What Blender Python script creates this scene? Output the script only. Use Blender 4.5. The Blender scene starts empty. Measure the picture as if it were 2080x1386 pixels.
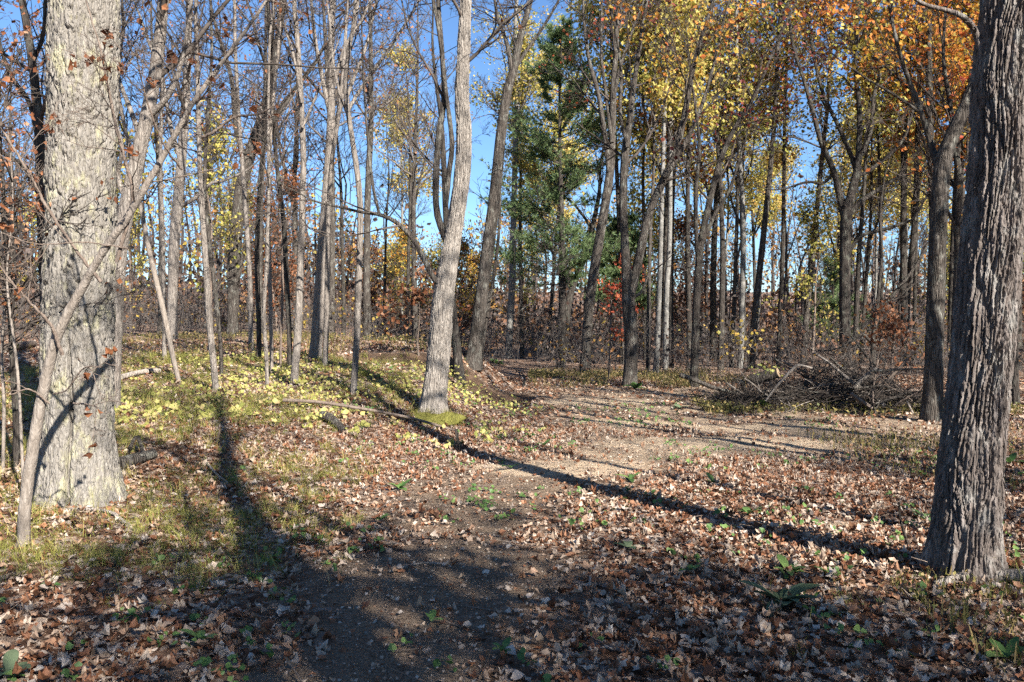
import bpy, math
import numpy as np
from mathutils import Vector

# ------------------------------------------------------------------ camera, sky, sun, exposure
scene = bpy.context.scene
COL = scene.collection
FPX, CXP, HYP, CAMZ = 1700.0, 1040.0, 660.0, 1.62          # focal length and horizon in photo pixels
cam_d = bpy.data.cameras.new('camera')
cam_d.sensor_width = 36.0
cam_d.lens = 36.0 * FPX / 2080.0
cam_d.shift_y = -33.0 / 2080.0
cam_d.clip_end = 2000.0
cam = bpy.data.objects.new('camera', cam_d)
cam.location = (0, 0, CAMZ)
cam.rotation_euler = (math.radians(90), 0, 0)
COL.objects.link(cam)
scene.camera = cam

SUN_EL, SUN_AZ = math.radians(33), math.radians(147)        # azimuth clockwise from +Y
SDIR = Vector((math.sin(SUN_AZ) * math.cos(SUN_EL), math.cos(SUN_AZ) * math.cos(SUN_EL), math.sin(SUN_EL)))
world = bpy.data.worlds.new('World')
scene.world = world
world.use_nodes = True
wn = world.node_tree.nodes
sky = wn.new('ShaderNodeTexSky')
sky.sky_type = 'NISHITA'
sky.sun_disc = False
sky.sun_elevation = SUN_EL
sky.sun_rotation = SUN_AZ
sky.air_density = 1.0
sky.dust_density = 0.0
sky.ozone_density = 7.5
wn['Background'].inputs['Strength'].default_value = 0.06
world.node_tree.links.new(sky.outputs[0], wn['Background'].inputs['Color'])
sun_d = bpy.data.lights.new('sun', 'SUN')
sun_d.energy = 5.0
sun_d.angle = math.radians(0.55)
sun_d.color = (1.0, 0.95, 0.87)
sun = bpy.data.objects.new('sun', sun_d)
sun.rotation_euler = (-SDIR).to_track_quat('-Z', 'Y').to_euler()
sun.location = (10, -10, 30)
COL.objects.link(sun)
vs = scene.view_settings
vs.view_transform = 'Standard'
vs.look = 'None'
vs.gamma = 1.0
vs.use_curve_mapping = False
vs.exposure = 1.7
cy = scene.cycles
cy.use_denoising = False
cy.max_bounces = 3
cy.use_adaptive_sampling = True
cy.adaptive_threshold = 0.02
cy.use_light_tree = False
cy.diffuse_bounces = 2
cy.glossy_bounces = 2
cy.transmission_bounces = 3
cy.transparent_max_bounces = 4
cy.caustics_reflective = False
cy.caustics_refractive = False

RNG = np.random.default_rng(7)

# ------------------------------------------------------------------ numeric helpers
def norm(a):
    return a / np.maximum(np.linalg.norm(a, axis=-1, keepdims=True), 1e-9)

def _hash(ix, iy, iz, s):
    h = (ix.astype(np.int64) * 374761393 + iy.astype(np.int64) * 668265263 + iz.astype(np.int64) * 2147483647 + s * 144665) & 0xFFFFFFFF
    h = ((h ^ (h >> 13)) * 1274126177) & 0xFFFFFFFF
    h = ((h ^ (h >> 16)) * 2246822519) & 0xFFFFFFFF
    h = h ^ (h >> 15)
    return (h & 0xFFFFFF) / float(0xFFFFFF)

def vnoise(x, y, z, s=0):
    """smooth value noise in -1..1"""
    x, y, z = np.broadcast_arrays(np.asarray(x, float), np.asarray(y, float), np.asarray(z, float))
    ix, iy, iz = np.floor(x), np.floor(y), np.floor(z)
    fx, fy, fz = x - ix, y - iy, z - iz
    ux, uy, uz = [f * f * f * (f * (f * 6 - 15) + 10) for f in (fx, fy, fz)]
    ix, iy, iz = ix.astype(np.int64), iy.astype(np.int64), iz.astype(np.int64)
    out = 0
    for dx in (0, 1):
        for dy in (0, 1):
            for dz in (0, 1):
                w = (ux if dx else 1 - ux) * (uy if dy else 1 - uy) * (uz if dz else 1 - uz)
                out = out + w * _hash(ix + dx, iy + dy, iz + dz, s)
    return out * 2 - 1

def fbm(x, y, z, s=0, o=3):
    a, t, n = 1.0, 0.0, 0.0
    for k in range(o):
        t = t + a * vnoise(x * 2 ** k, y * 2 ** k, z * 2 ** k, s + k * 17)
        n += a
        a *= 0.5
    return t / n

def sstep(t):
    t = np.clip(t, 0, 1)
    return t * t * (3 - 2 * t)

# ------------------------------------------------------------------ terrain
TOE_Y = [-10, 4, 6, 8, 10.7, 12.5, 15, 19, 22, 26, 32, 60]
TOE_X = [-3.2, -2.7, -2.4, -1.9, -0.8, 0.1, 0.35, 0.1, 0.2, -0.4, -2, -6]
BA_Y = [-10, 4, 8, 12, 18, 25, 40, 100]
BA_Z = [0.04, 0.05, 0.18, 0.46, 0.88, 1.12, 1.35, 1.7]
BW_Y = [-10, 10, 14, 17, 20, 24, 30]
BW_X = [3.5, 3.2, 3.4, 2.6, 1.5, 2.2, 6]

def ground_z(x, y):
    x = np.asarray(x, float); y = np.asarray(y, float)
    wob = 0.35 * vnoise(x * 0.0 + 3.3, y * 0.7, 0.0, 5)
    t = (np.interp(y, TOE_Y, TOE_X) + wob - x) / np.interp(y, BW_Y, BW_X)
    z = np.interp(y, BA_Y, BA_Z) * sstep(t)
    z = z + 0.035 * fbm(x * 0.6, y * 0.6, 0, 11, 3) + 0.012 * vnoise(x * 3, y * 3, 0, 23)
    z = z + 0.10 * np.exp(-(((x - 2.9) / 1.3) ** 2 + ((y - 5.2) / 1.3) ** 2))       # rise at the near trunk
    z = z + 0.16 * np.exp(-(((x + 1.3) / 0.9) ** 2 + ((y - 13.6) / 0.9) ** 2))      # root mound of the middle trunk
    # the eroded hollow below the higher bank
    z = z - 0.62 * hollow(x, y) * (0.75 + 0.35 * vnoise(x * 1.3, y * 1.1, 2.0, 41))
    z = z + 0.045 * np.maximum(y - 45, 0) * sstep((y - 45) / 40)
    return z

def hollow(x, y):
    yc = 18.9 - 0.12 * x + 0.25 * vnoise(x * 1.1, 0 * x, 0 * x, 43)
    s = np.where(y < yc, 1.2, 0.42)
    return np.exp(-((y - yc) / s) ** 2) * sstep((x + 4.4) / 1.3) * sstep((0.7 - x) / 0.9)

def at(px, py, d):
    return np.array([(px - CXP) / FPX * d, d, CAMZ - (py - HYP) / FPX * d])

def hit(px, py):
    """distance at which the ray through a photo pixel meets the ground"""
    ds = np.arange(2.5, 70, 0.02)
    zr = CAMZ - (py - HYP) / FPX * ds
    zg = ground_z((px - CXP) / FPX * ds, ds)
    k = np.nonzero(zr <= zg)[0]
    return float(ds[k[0]]) if len(k) else 70.0

# ------------------------------------------------------------------ mesh helpers
class MB:
    def __init__(self):
        self.v, self.f, self.t, self.n = [], [], [], 0
    def add(self, V, F, tint=None):
        V = np.asarray(V, np.float32).reshape(-1, 3)
        F = np.asarray(F, np.int64)
        self.v.append(V)
        self.f.append(F + self.n)
        if tint is None:
            tint = np.full(len(V), 0.5, np.float32)
        self.t.append(np.broadcast_to(np.asarray(tint, np.float32), (len(V),)))
        self.n += len(V)
    def mesh(self, name, mat, smooth=True):
        V = np.concatenate(self.v)
        me = bpy.data.meshes.new(name)
        me.vertices.add(len(V))
        me.vertices.foreach_set('co', V.ravel())
        loops = np.concatenate([f.ravel() for f in self.f]).astype(np.int32)
        tot = np.concatenate([np.full(len(f), f.shape[1], np.int32) for f in self.f])
        start = np.concatenate([[0], np.cumsum(tot)[:-1]]).astype(np.int32)
        me.loops.add(len(loops))
        me.loops.foreach_set('vertex_index', loops)
        me.polygons.add(len(tot))
        me.polygons.foreach_set('loop_start', start)
        me.polygons.foreach_set('loop_total', tot)
        me.polygons.foreach_set('use_smooth', np.full(len(tot), smooth, bool))
        at_ = me.attributes.new('tint', 'FLOAT', 'POINT')
        at_.data.foreach_set('value', np.concatenate(self.t).astype(np.float32))
        me.update(calc_edges=True)
        me.materials.append(mat)
        return me
    def obj(self, name, mat, parent=None, smooth=True, loc=None):
        o = bpy.data.objects.new(name, self.mesh(name, mat, smooth))
        COL.objects.link(o)
        if parent is not None:
            o.parent = parent
        if loc is not None:
            o.location = loc
        return o

def tag(o, label=None, cat=None, group=None, kind=None):
    if label: o['label'] = label
    if cat: o['category'] = cat
    if group: o['group'] = group
    if kind: o['kind'] = kind
    return o

def empty(name, loc, label=None, cat=None, group=None):
    o = bpy.data.objects.new(name, None)
    o.empty_display_size = 0.2
    o.location = tuple(loc)
    COL.objects.link(o)
    return tag(o, label, cat, group)

def copy_tree(root, name=None):
    r = root.copy(); COL.objects.link(r)
    for ch in root.children:
        c = ch.copy(); COL.objects.link(c); c.parent = r
        for g in ch.children:
            d = g.copy(); COL.objects.link(d); d.parent = c
    return r

def frames(P):
    T = np.gradient(P, axis=-2)
    T = norm(T)
    ref = np.zeros_like(T); ref[..., 0] = 0.31; ref[..., 1] = 0.95; ref[..., 2] = 0.05
    bad = np.abs((T * ref).sum(-1)) > 0.93
    ref[bad] = (0.9, -0.3, 0.1)
    U = norm(np.cross(T, ref)); W = np.cross(T, U)
    return T, U, W

def tubes(mb, P, R, sides, tint=None, cap=False):
    """P (N,K,3), R (N,K): N tapered tubes"""
    P = np.asarray(P, float); R = np.asarray(R, float)
    if P.ndim == 2: P, R = P[None], R[None]
    N, K, _ = P.shape
    if N == 0: return
    T, U, W = frames(P)
    a = np.arange(sides) * 2 * np.pi / sides
    V = P[:, :, None, :] + R[:, :, None, None] * (np.cos(a)[None, None, :, None] * U[:, :, None, :] + np.sin(a)[None, None, :, None] * W[:, :, None, :])
    idx = np.arange(N * K * sides).reshape(N, K, sides)
    nx = np.roll(idx, -1, axis=2)
    F = np.stack([idx[:, :-1], nx[:, :-1], nx[:, 1:], idx[:, 1:]], -1).reshape(-1, 4)
    tn = None
    if tint is not None:
        tn = np.repeat(np.asarray(tint, np.float32), K * sides)
    mb.add(V.reshape(-1, 3), F, tn)
    if cap:
        for e, rv in ((0, False), (K - 1, True)):
            c = P[:, e]
            Vc = np.concatenate([V[:, e], c[:, None, :]], 1)
            base = np.arange(N)[:, None] * (sides + 1)
            i = np.arange(sides)[None]
            A = base + i; B = base + (i + 1) % sides; C = np.broadcast_to(base + sides, A.shape)
            Fc = np.stack([A, C, B] if not rv else [A, B, C], -1).reshape(-1, 3)
            mb.add(Vc.reshape(-1, 3), Fc, None if tint is None else np.repeat(np.asarray(tint, np.float32), sides + 1))

def smooth_path(P, n):
    """Catmull-Rom resample of (k, m) rows to n rows, evenly along the first three columns"""
    P = np.asarray(P, float)
    if len(P) < 3:
        t = np.linspace(0, 1, n)[:, None]
        return P[0] * (1 - t) + P[-1] * t
    Q = np.vstack([2 * P[0] - P[1], P, 2 * P[-1] - P[-2]])
    out = []
    for i in range(1, len(Q) - 2):
        t = np.linspace(0, 1, 16, endpoint=False)[:, None]
        a, b, c, d = Q[i - 1], Q[i], Q[i + 1], Q[i + 2]
        out.append(0.5 * (2 * b + (c - a) * t + (2 * a - 5 * b + 4 * c - d) * t ** 2 + (3 * b - a - 3 * c + d) * t ** 3))
    out = np.vstack(out + [P[-1:]])
    s = np.concatenate([[0], np.cumsum(np.linalg.norm(np.diff(out[:, :3], axis=0), axis=1))])
    u = np.linspace(0, s[-1], n)
    return np.stack([np.interp(u, s, out[:, k]) for k in range(out.shape[1])], 1)

def rot_basis(nrm, yaw):
    """basis (N,3,3) columns x,y,z with z = nrm and a yaw about it"""
    nrm = norm(nrm)
    ref = np.zeros_like(nrm); ref[:, 0] = 1
    bad = np.abs(nrm[:, 0]) > 0.9
    ref[bad] = (0, 1, 0)
    X = norm(np.cross(ref, nrm)); Y = np.cross(nrm, X)
    c, s = np.cos(yaw)[:, None], np.sin(yaw)[:, None]
    return np.stack([X * c + Y * s, -X * s + Y * c, nrm], -1)

LEAFQ_V = np.array([[0, 0, 0], [0.42, 0.45, 0.10], [0, 1, 0], [-0.42, 0.45, 0.10]])
LEAFQ_F = np.array([[0, 1, 2], [0, 2, 3]])
LEAF5_V = np.array([[0, 0, 0], [0.34, 0.12, 0.05], [0.5, 0.5, 0.12], [0, 1, -0.04], [-0.5, 0.5, 0.12], [-0.34, 0.12, 0.05], [0, 0.45, 0]])
LEAF5_F = np.array([[6, 0, 1], [6, 1, 2], [6, 2, 3], [6, 3, 4], [6, 4, 5], [6, 5, 0]])

def cards(mb, P, nrm, yaw, size, tv, tf, tint, jit=0.0, rng=RNG):
    """place N copies of a template (tv, tf) at P"""
    N = len(P)
    if N == 0: return
    B = rot_basis(nrm, yaw)
    t = np.broadcast_to(tv, (N,) + tv.shape)
    if jit:
        t = t + rng.normal(0, jit, t.shape)
    V = P[:, None, :] + np.einsum('nij,nkj->nki', B, t) * np.asarray(size)[:, None, None]
    F = (tf[None] + (np.arange(N) * len(tv))[:, None, None]).reshape(-1, tf.shape[1])
    mb.add(V.reshape(-1, 3), F, np.repeat(tint, len(tv)))

# ------------------------------------------------------------------ materials
def nodes_of(name):
    m = bpy.data.materials.new(name)
    m.use_nodes = True
    nt = m.node_tree
    nt.nodes.clear()
    out = nt.nodes.new('ShaderNodeOutputMaterial')
    return m, nt, out

def ramp(nt, stops, fac=None, interp='LINEAR'):
    r = nt.nodes.new('ShaderNodeValToRGB')
    r.color_ramp.interpolation = interp
    el = r.color_ramp.elements
    while len(el) > 1: el.remove(el[-1])
    el[0].position = stops[0][0]; el[0].color = (*stops[0][1], 1)
    for p, c in stops[1:]:
        e = el.new(p); e.color = (*c, 1)
    if fac is not None: nt.links.new(fac, r.inputs['Fac'])
    return r

def noise(nt, vec, scale, detail=4.0, rough=0.55, dist=0.0):
    n = nt.nodes.new('ShaderNodeTexNoise')
    n.inputs['Scale'].default_value = scale
    n.inputs['Detail'].default_value = detail
    n.inputs['Roughness'].default_value = rough
    n.inputs['Distortion'].default_value = dist
    if vec is not None: nt.links.new(vec, n.inputs['Vector'])
    return n

def mapping(nt, scale, src='Object'):
    tc = nt.nodes.new('ShaderNodeTexCoord')
    mp = nt.nodes.new('ShaderNodeMapping')
    mp.inputs['Scale'].default_value = scale
    nt.links.new(tc.outputs[src], mp.inputs['Vector'])
    return mp.outputs['Vector']

def mixc(nt, fac, a, b, blend='MIX'):
    m = nt.nodes.new('ShaderNodeMix')
    m.data_type = 'RGBA'; m.blend_type = blend
    for s, v in ((m.inputs[0], fac), (m.inputs[6], a), (m.inputs[7], b)):
        if isinstance(v, (int, float)): s.default_value = v
        elif isinstance(v, tuple): s.default_value = (*v, 1)
        else: nt.links.new(v, s)
    return m.outputs[2]

def math_n(nt, op, a, b=0.0, clamp=False):
    m = nt.nodes.new('ShaderNodeMath'); m.operation = op; m.use_clamp = clamp
    for s, v in ((m.inputs[0], a), (m.inputs[1], b)):
        if isinstance(v, (int, float)): s.default_value = v
        else: nt.links.new(v, s)
    return m.outputs[0]

def bsdf(nt, out, col, rough=0.85, spec=0.2, height=None, bump=0.5, dist=0.02):
    p = nt.nodes.new('ShaderNodeBsdfPrincipled')
    p.inputs['Roughness'].default_value = rough
    p.inputs['Specular IOR Level'].default_value = spec
    if isinstance(col, tuple): p.inputs['Base Color'].default_value = (*col, 1)
    else: nt.links.new(col, p.inputs['Base Color'])
    if height is not None:
        b = nt.nodes.new('ShaderNodeBump')
        b.inputs['Strength'].default_value = bump
        b.inputs['Distance'].default_value = dist
        nt.links.new(height, b.inputs['Height'])
        nt.links.new(b.outputs[0], p.inputs['Normal'])
    nt.links.new(p.outputs[0], out.inputs['Surface'])
    return p

def bark_mat(name, dark, mid, light, fine=24.0, stretch=0.14, bump=0.9, lichen=None, lichen_amt=0.5, dist=0.03):
    m, nt, out = nodes_of(name)
    v = mapping(nt, (1, 1, stretch))
    big = noise(nt, mapping(nt, (1, 1, 0.5)), 2.3, 3)
    n1 = noise(nt, v, fine, 6, 0.62, 0.4)
    c1 = ramp(nt, [(0.28, dark), (0.5, mid), (0.72, light)], n1.outputs['Fac']).outputs['Color']
    c = mixc(nt, ramp(nt, [(0.35, (0, 0, 0)), (0.7, (0.55, 0.55, 0.55))], big.outputs['Fac']).outputs['Color'], c1, mid)
    if lichen:
        ln = noise(nt, mapping(nt, (1, 1, 0.45)), 9.0, 5, 0.7)
        lf = ramp(nt, [(0.52, (0, 0, 0)), (0.66, (lichen_amt,) * 3)], ln.outputs['Fac']).outputs['Color']
        c = mixc(nt, lf, c, lichen)
    vor = nt.nodes.new('ShaderNodeTexVoronoi')
    vor.feature = 'DISTANCE_TO_EDGE'
    vor.inputs['Scale'].default_value = fine * 1.1
    wv = noise(nt, v, fine * 0.5, 2)
    add = nt.nodes.new('ShaderNodeVectorMath'); add.operation = 'MULTIPLY_ADD'
    nt.links.new(wv.outputs['Color'], add.inputs[0]); add.inputs[1].default_value = (0.08, 0.08, 0.08)
    nt.links.new(v, add.inputs[2]); nt.links.new(add.outputs[0], vor.inputs['Vector'])
    edge = ramp(nt, [(0.0, (0, 0, 0)), (0.22, (1, 1, 1))], vor.outputs['Distance']).outputs['Color']
    h = math_n(nt, 'ADD', math_n(nt, 'MULTIPLY', edge, 0.7), n1.outputs['Fac'])
    bsdf(nt, out, c, 0.9, 0.12, h, bump, dist)
    return m

def plain_bark(name, dark, light):
    m, nt, out = nodes_of(name)
    n = noise(nt, mapping(nt, (1, 1, 0.5)), 6.0, 2)
    bsdf(nt, out, ramp(nt, [(0.3, dark), (0.7, light)], n.outputs['Fac']).outputs['Color'], 0.85, 0.15)
    return m

def leaf_mat(name, stops, trans=0.35, rough=0.6, spec=0.25):
    m, nt, out = nodes_of(name)
    a = nt.nodes.new('ShaderNodeAttribute'); a.attribute_name = 'tint'
    n = noise(nt, mapping(nt, (1, 1, 1)), 38.0, 2)
    f = math_n(nt, 'ADD', a.outputs['Fac'], math_n(nt, 'MULTIPLY', math_n(nt, 'SUBTRACT', n.outputs['Fac'], 0.5), 0.14), True)
    c = ramp(nt, stops, f).outputs['Color']
    p = nt.nodes.new('ShaderNodeBsdfPrincipled')
    p.inputs['Roughness'].default_value = rough
    p.inputs['Specular IOR Level'].default_value = spec
    nt.links.new(c, p.inputs['Base Color'])
    if trans > 0:
        t = nt.nodes.new('ShaderNodeBsdfTranslucent')
        nt.links.new(c, t.inputs['Color'])
        mx = nt.nodes.new('ShaderNodeMixShader'); mx.inputs[0].default_value = trans
        nt.links.new(p.outputs[0], mx.inputs[1]); nt.links.new(t.outputs[0], mx.inputs[2])
        nt.links.new(mx.outputs[0], out.inputs['Surface'])
    else:
        nt.links.new(p.outputs[0], out.inputs['Surface'])
    return m

M = {}
M['bark_oak'] = bark_mat('bark_oak', (0.125, 0.108, 0.092), (0.195, 0.176, 0.152), (0.28, 0.256, 0.228), 36, 0.25, 0.8, (0.40, 0.375, 0.21), 0.5, 0.014)
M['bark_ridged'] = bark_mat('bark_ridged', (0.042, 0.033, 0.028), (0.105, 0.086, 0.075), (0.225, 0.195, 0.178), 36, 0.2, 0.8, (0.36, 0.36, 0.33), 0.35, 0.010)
M['bark_mid'] = bark_mat('bark_mid', (0.13, 0.11, 0.093), (0.25, 0.22, 0.19), (0.37, 0.335, 0.295), 34, 0.12, 0.9, None, 0.5, 0.02)
M['bark_grey'] = bark_mat('bark_grey', (0.028, 0.023, 0.019), (0.07, 0.059, 0.05), (0.145, 0.127, 0.11), 26, 0.12, 1.0, (0.34, 0.34, 0.29), 0.4, 0.03)
M['bark_pole'] = bark_mat('bark_pole', (0.09, 0.075, 0.064), (0.2, 0.172, 0.148), (0.34, 0.305, 0.265), 34, 0.14, 0.9, None, 0.5, 0.02)
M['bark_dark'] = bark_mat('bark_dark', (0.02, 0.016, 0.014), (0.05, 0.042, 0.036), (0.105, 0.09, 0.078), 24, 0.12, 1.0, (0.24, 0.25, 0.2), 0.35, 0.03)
M['bark_aspen'] = bark_mat('bark_aspen', (0.07, 0.065, 0.057), (0.16, 0.152, 0.137), (0.28, 0.27, 0.25), 10, 0.6, 0.4, (0.20, 0.19, 0.17), 0.5, 0.02)
M['bark_sapling'] = bark_mat('bark_sapling', (0.1, 0.082, 0.067), (0.2, 0.168, 0.14), (0.31, 0.272, 0.235), 40, 0.25, 0.5, None, 0.5, 0.01)
M['bark_stem'] = bark_mat('bark_stem', (0.075, 0.055, 0.044), (0.15, 0.115, 0.092), (0.24, 0.19, 0.155), 34, 0.2, 0.6, None, 0.5, 0.01)
M['twig'] = plain_bark('twig', (0.028, 0.022, 0.018), (0.095, 0.078, 0.066))
M['twig_pale'] = plain_bark('twig_pale', (0.06, 0.05, 0.043), (0.17, 0.148, 0.133))
M['dead_wood'] = bark_mat('dead_wood', (0.16, 0.13, 0.105), (0.31, 0.265, 0.225), (0.46, 0.41, 0.36), 26, 0.9, 0.7)
M['litter'] = leaf_mat('litter', [(0.0, (0.05, 0.024, 0.014)), (0.14, (0.125, 0.052, 0.026)), (0.30, (0.23, 0.10, 0.05)), (0.42, (0.29, 0.155, 0.088)),
                                  (0.55, (0.33, 0.22, 0.15)), (0.72, (0.37, 0.275, 0.20)), (0.88, (0.43, 0.345, 0.275)), (1.0, (0.50, 0.42, 0.345))], 0.15, 0.6, 0.25)
M['leaf_yellow'] = leaf_mat('leaf_yellow', [(0.0, (0.12, 0.14, 0.03)), (0.3, (0.33, 0.32, 0.07)), (0.6, (0.56, 0.47, 0.13)), (0.85, (0.64, 0.48, 0.16)), (1.0, (0.54, 0.30, 0.08))], 0.5)
M['leaf_orange'] = leaf_mat('leaf_orange', [(0.0, (0.26, 0.21, 0.03)), (0.25, (0.52, 0.32, 0.05)), (0.6, (0.56, 0.23, 0.05)), (1.0, (0.44, 0.11, 0.035))], 0.45)
M['leaf_brown'] = leaf_mat('leaf_brown', [(0.0, (0.09, 0.035, 0.018)), (0.5, (0.20, 0.075, 0.032)), (0.8, (0.30, 0.13, 0.06)), (1.0, (0.36, 0.21, 0.13))], 0.35)
M['leaf_red'] = leaf_mat('leaf_red', [(0.0, (0.18, 0.035, 0.02)), (0.6, (0.40, 0.075, 0.035)), (1.0, (0.48, 0.15, 0.06))], 0.4)
M['leaf_maroon'] = leaf_mat('leaf_maroon', [(0.0, (0.06, 0.015, 0.015)), (0.6, (0.15, 0.03, 0.025)), (1.0, (0.22, 0.06, 0.035))], 0.35)
M['leaf_ground'] = leaf_mat('leaf_ground', [(0.0, (0.13, 0.16, 0.045)), (0.4, (0.36, 0.35, 0.09)), (0.8, (0.52, 0.46, 0.16)), (1.0, (0.44, 0.33, 0.16))], 0.4)
M['leaf_green'] = leaf_mat('leaf_green', [(0.0, (0.04, 0.085, 0.022)), (0.5, (0.085, 0.16, 0.045)), (1.0, (0.17, 0.25, 0.07))], 0.3, 0.5)
M['leaf_mullein'] = leaf_mat('leaf_mullein', [(0.0, (0.06, 0.085, 0.045)), (1.0, (0.14, 0.175, 0.10))], 0.2, 0.9, 0.05)
M['needle'] = leaf_mat('needle', [(0.0, (0.05, 0.085, 0.035)), (0.5, (0.14, 0.205, 0.085)), (1.0, (0.27, 0.34, 0.15))], 0.35)
M['grass'] = leaf_mat('grass', [(0.0, (0.085, 0.095, 0.018)), (0.4, (0.235, 0.24, 0.05)), (0.75, (0.40, 0.355, 0.105)), (1.0, (0.52, 0.41, 0.19))], 0.35)
M['weed'] = leaf_mat('weed', [(0.0, (0.08, 0.09, 0.025)), (0.4, (0.20, 0.165, 0.05)), (0.8, (0.32, 0.22, 0.10)), (1.0, (0.38, 0.29, 0.17))], 0.3)
M['moss'] = leaf_mat('moss', [(0.0, (0.07, 0.075, 0.02)), (0.5, (0.18, 0.17, 0.045)), (1.0, (0.34, 0.28, 0.10))], 0.15, 0.9, 0.05)
M['stone'] = leaf_mat('stone', [(0.0, (0.07, 0.055, 0.045)), (0.5, (0.20, 0.165, 0.13)), (1.0, (0.42, 0.37, 0.31))], 0.0, 0.8, 0.2)
M['far'] = leaf_mat('far', [(0.0, (0.045, 0.036, 0.031)), (0.25, (0.12, 0.098, 0.088)), (0.42, (0.17, 0.085, 0.05)), (0.6, (0.34, 0.17, 0.045)),
                            (0.78, (0.42, 0.30, 0.06)), (0.92, (0.22, 0.22, 0.05)), (1.0, (0.05, 0.10, 0.05))], 0.35)

def ground_mat():
    m, nt, out = nodes_of('ground')
    pos = mapping(nt, (1, 1, 1))
    sep = nt.nodes.new('ShaderNodeSeparateXYZ'); nt.links.new(pos, sep.inputs[0])
    a = nt.nodes.new('ShaderNodeAttribute'); a.attribute_name = 'tint'      # how bare and sandy the soil is here
    b = nt.nodes.new('ShaderNodeAttribute'); b.attribute_name = 'bare'      # litter-free
    g1 = noise(nt, pos, 60, 5, 0.7); g2 = noise(nt, pos, 5, 4)
    dirt = ramp(nt, [(0.28, (0.065, 0.045, 0.031)), (0.5, (0.18, 0.128, 0.088)), (0.72, (0.36, 0.275, 0.20))], g1.outputs['Fac']).outputs['Color']
    sand = ramp(nt, [(0.25, (0.34, 0.235, 0.15)), (0.55, (0.47, 0.36, 0.245)), (0.8, (0.57, 0.46, 0.34))], g1.outputs['Fac']).outputs['Color']
    sf = math_n(nt, 'ADD', math_n(nt, 'MULTIPLY', a.outputs['Fac'], 1.5), math_n(nt, 'MULTIPLY', math_n(nt, 'SUBTRACT', g2.outputs['Fac'], 0.5), 0.9), True)
    cl = nt.nodes.new('ShaderNodeAttribute'); cl.attribute_name = 'clay'
    clay = ramp(nt, [(0.25, (0.055, 0.036, 0.025)), (0.55, (0.145, 0.092, 0.06)), (0.8, (0.27, 0.185, 0.125))], g1.outputs['Fac']).outputs['Color']
    soil = mixc(nt, cl.outputs['Fac'], mixc(nt, sf, dirt, sand), clay)
    v = nt.nodes.new('ShaderNodeTexVoronoi'); v.inputs['Scale'].default_value = 17
    w = noise(nt, pos, 25, 2)
    ad = nt.nodes.new('ShaderNodeVectorMath'); ad.operation = 'MULTIPLY_ADD'
    nt.links.new(w.outputs['Color'], ad.inputs[0]); ad.inputs[1].default_value = (0.05, 0.05, 0.05); nt.links.new(pos, ad.inputs[2])
    nt.links.new(ad.outputs[0], v.inputs['Vector'])
    sp = nt.nodes.new('ShaderNodeSeparateColor'); nt.links.new(v.outputs['Color'], sp.inputs[0])
    leaf = ramp(nt, [(0.0, (0.045, 0.024, 0.015)), (0.3, (0.12, 0.058, 0.033)), (0.55, (0.21, 0.125, 0.08)), (0.8, (0.30, 0.22, 0.165)), (1.0, (0.42, 0.34, 0.29))], sp.outputs[0]).outputs['Color']
    bf = math_n(nt, 'ADD', b.outputs['Fac'], math_n(nt, 'MULTIPLY', math_n(nt, 'SUBTRACT', g2.outputs['Fac'], 0.5), 1.2), True)
    c = mixc(nt, bf, leaf, soil)
    g3 = noise(nt, pos, 11, 4, 0.6)
    h = math_n(nt, 'ADD', math_n(nt, 'ADD', math_n(nt, 'MULTIPLY', sp.outputs[1], 0.6), g1.outputs['Fac']), math_n(nt, 'MULTIPLY', g3.outputs['Fac'], 1.6))
    bsdf(nt, out, c, 0.95, 0.1, h, 0.9, 0.04)
    return m
M['ground'] = ground_mat()

# ------------------------------------------------------------------ the ground sheet
PATH = np.array([(-0.75, 2.0), (-0.62, 4.0), (-0.45, 6.0), (-0.22, 8.0), (0.5, 9.4), (1.8, 10.8), (3.4, 11.6), (5.5, 12.4)])

def path_dist(x, y):
    d = np.full(np.shape(x), 99.0)
    for a, b in zip(PATH[:-1], PATH[1:]):
        ab = b - a
        t = np.clip(((x - a[0]) * ab[0] + (y - a[1]) * ab[1]) / (ab @ ab), 0, 1)
        d = np.minimum(d, np.hypot(x - a[0] - t * ab[0], y - a[1] - t * ab[1]))
    return d

SANDS = [(0.6, 9.5, 1.25, 0.62), (3.0, 11.5, 2.1, 0.75), (2.75, 6.7, 0.45, 0.16), (1.9, 17.5, 1.5, 0.9), (1.9, 13.8, 1.4, 0.5), (3.9, 13.2, 1.5, 0.5)]

def sandy(x, y):
    s = np.zeros(np.shape(x))
    for cx, cy_, rx, ry in SANDS:
        s = np.maximum(s, 1 - ((x - cx) / rx) ** 2 - ((y - cy_) / ry) ** 2)
    return np.clip(s, 0, 1)

def bareness(x, y):
    """1 where the soil lies bare, 0 where the litter is closed"""
    n = fbm(x * 1.6, y * 1.6, 0, 71, 3)
    pw = np.interp(y, [2, 4, 6, 8, 10], [0.8, 0.85, 1.05, 1.3, 1.6])
    p = 1 - path_dist(x, y) / pw
    n2 = fbm(x * 6, y * 6, 0, 73, 2)
    b = np.clip(p * 1.15 + 0.12 + n * 0.75 + n2 * 0.35, 0, 1) * sstep((p + 0.7) / 0.6)
    s = sandy(x, y)
    b = np.maximum(b, np.clip(s * 2.6 + n * 0.7 + n2 * 0.3 - 0.05, 0, 1) * (s > 0))
    tr = sstep((x - np.interp(y, TOE_Y, TOE_X)) / 1.0) * sstep((y - 10.5) / 2) * sstep((23 - y) / 2) * sstep((8.5 - x) / 2)
    b = np.maximum(b, tr * np.clip(0.72 + n * 0.8 + n2 * 0.35, 0, 0.94))
    b = np.maximum(b, np.clip(1.5 * scarp_face(x, y), 0, 0.97))
    return b

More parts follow.
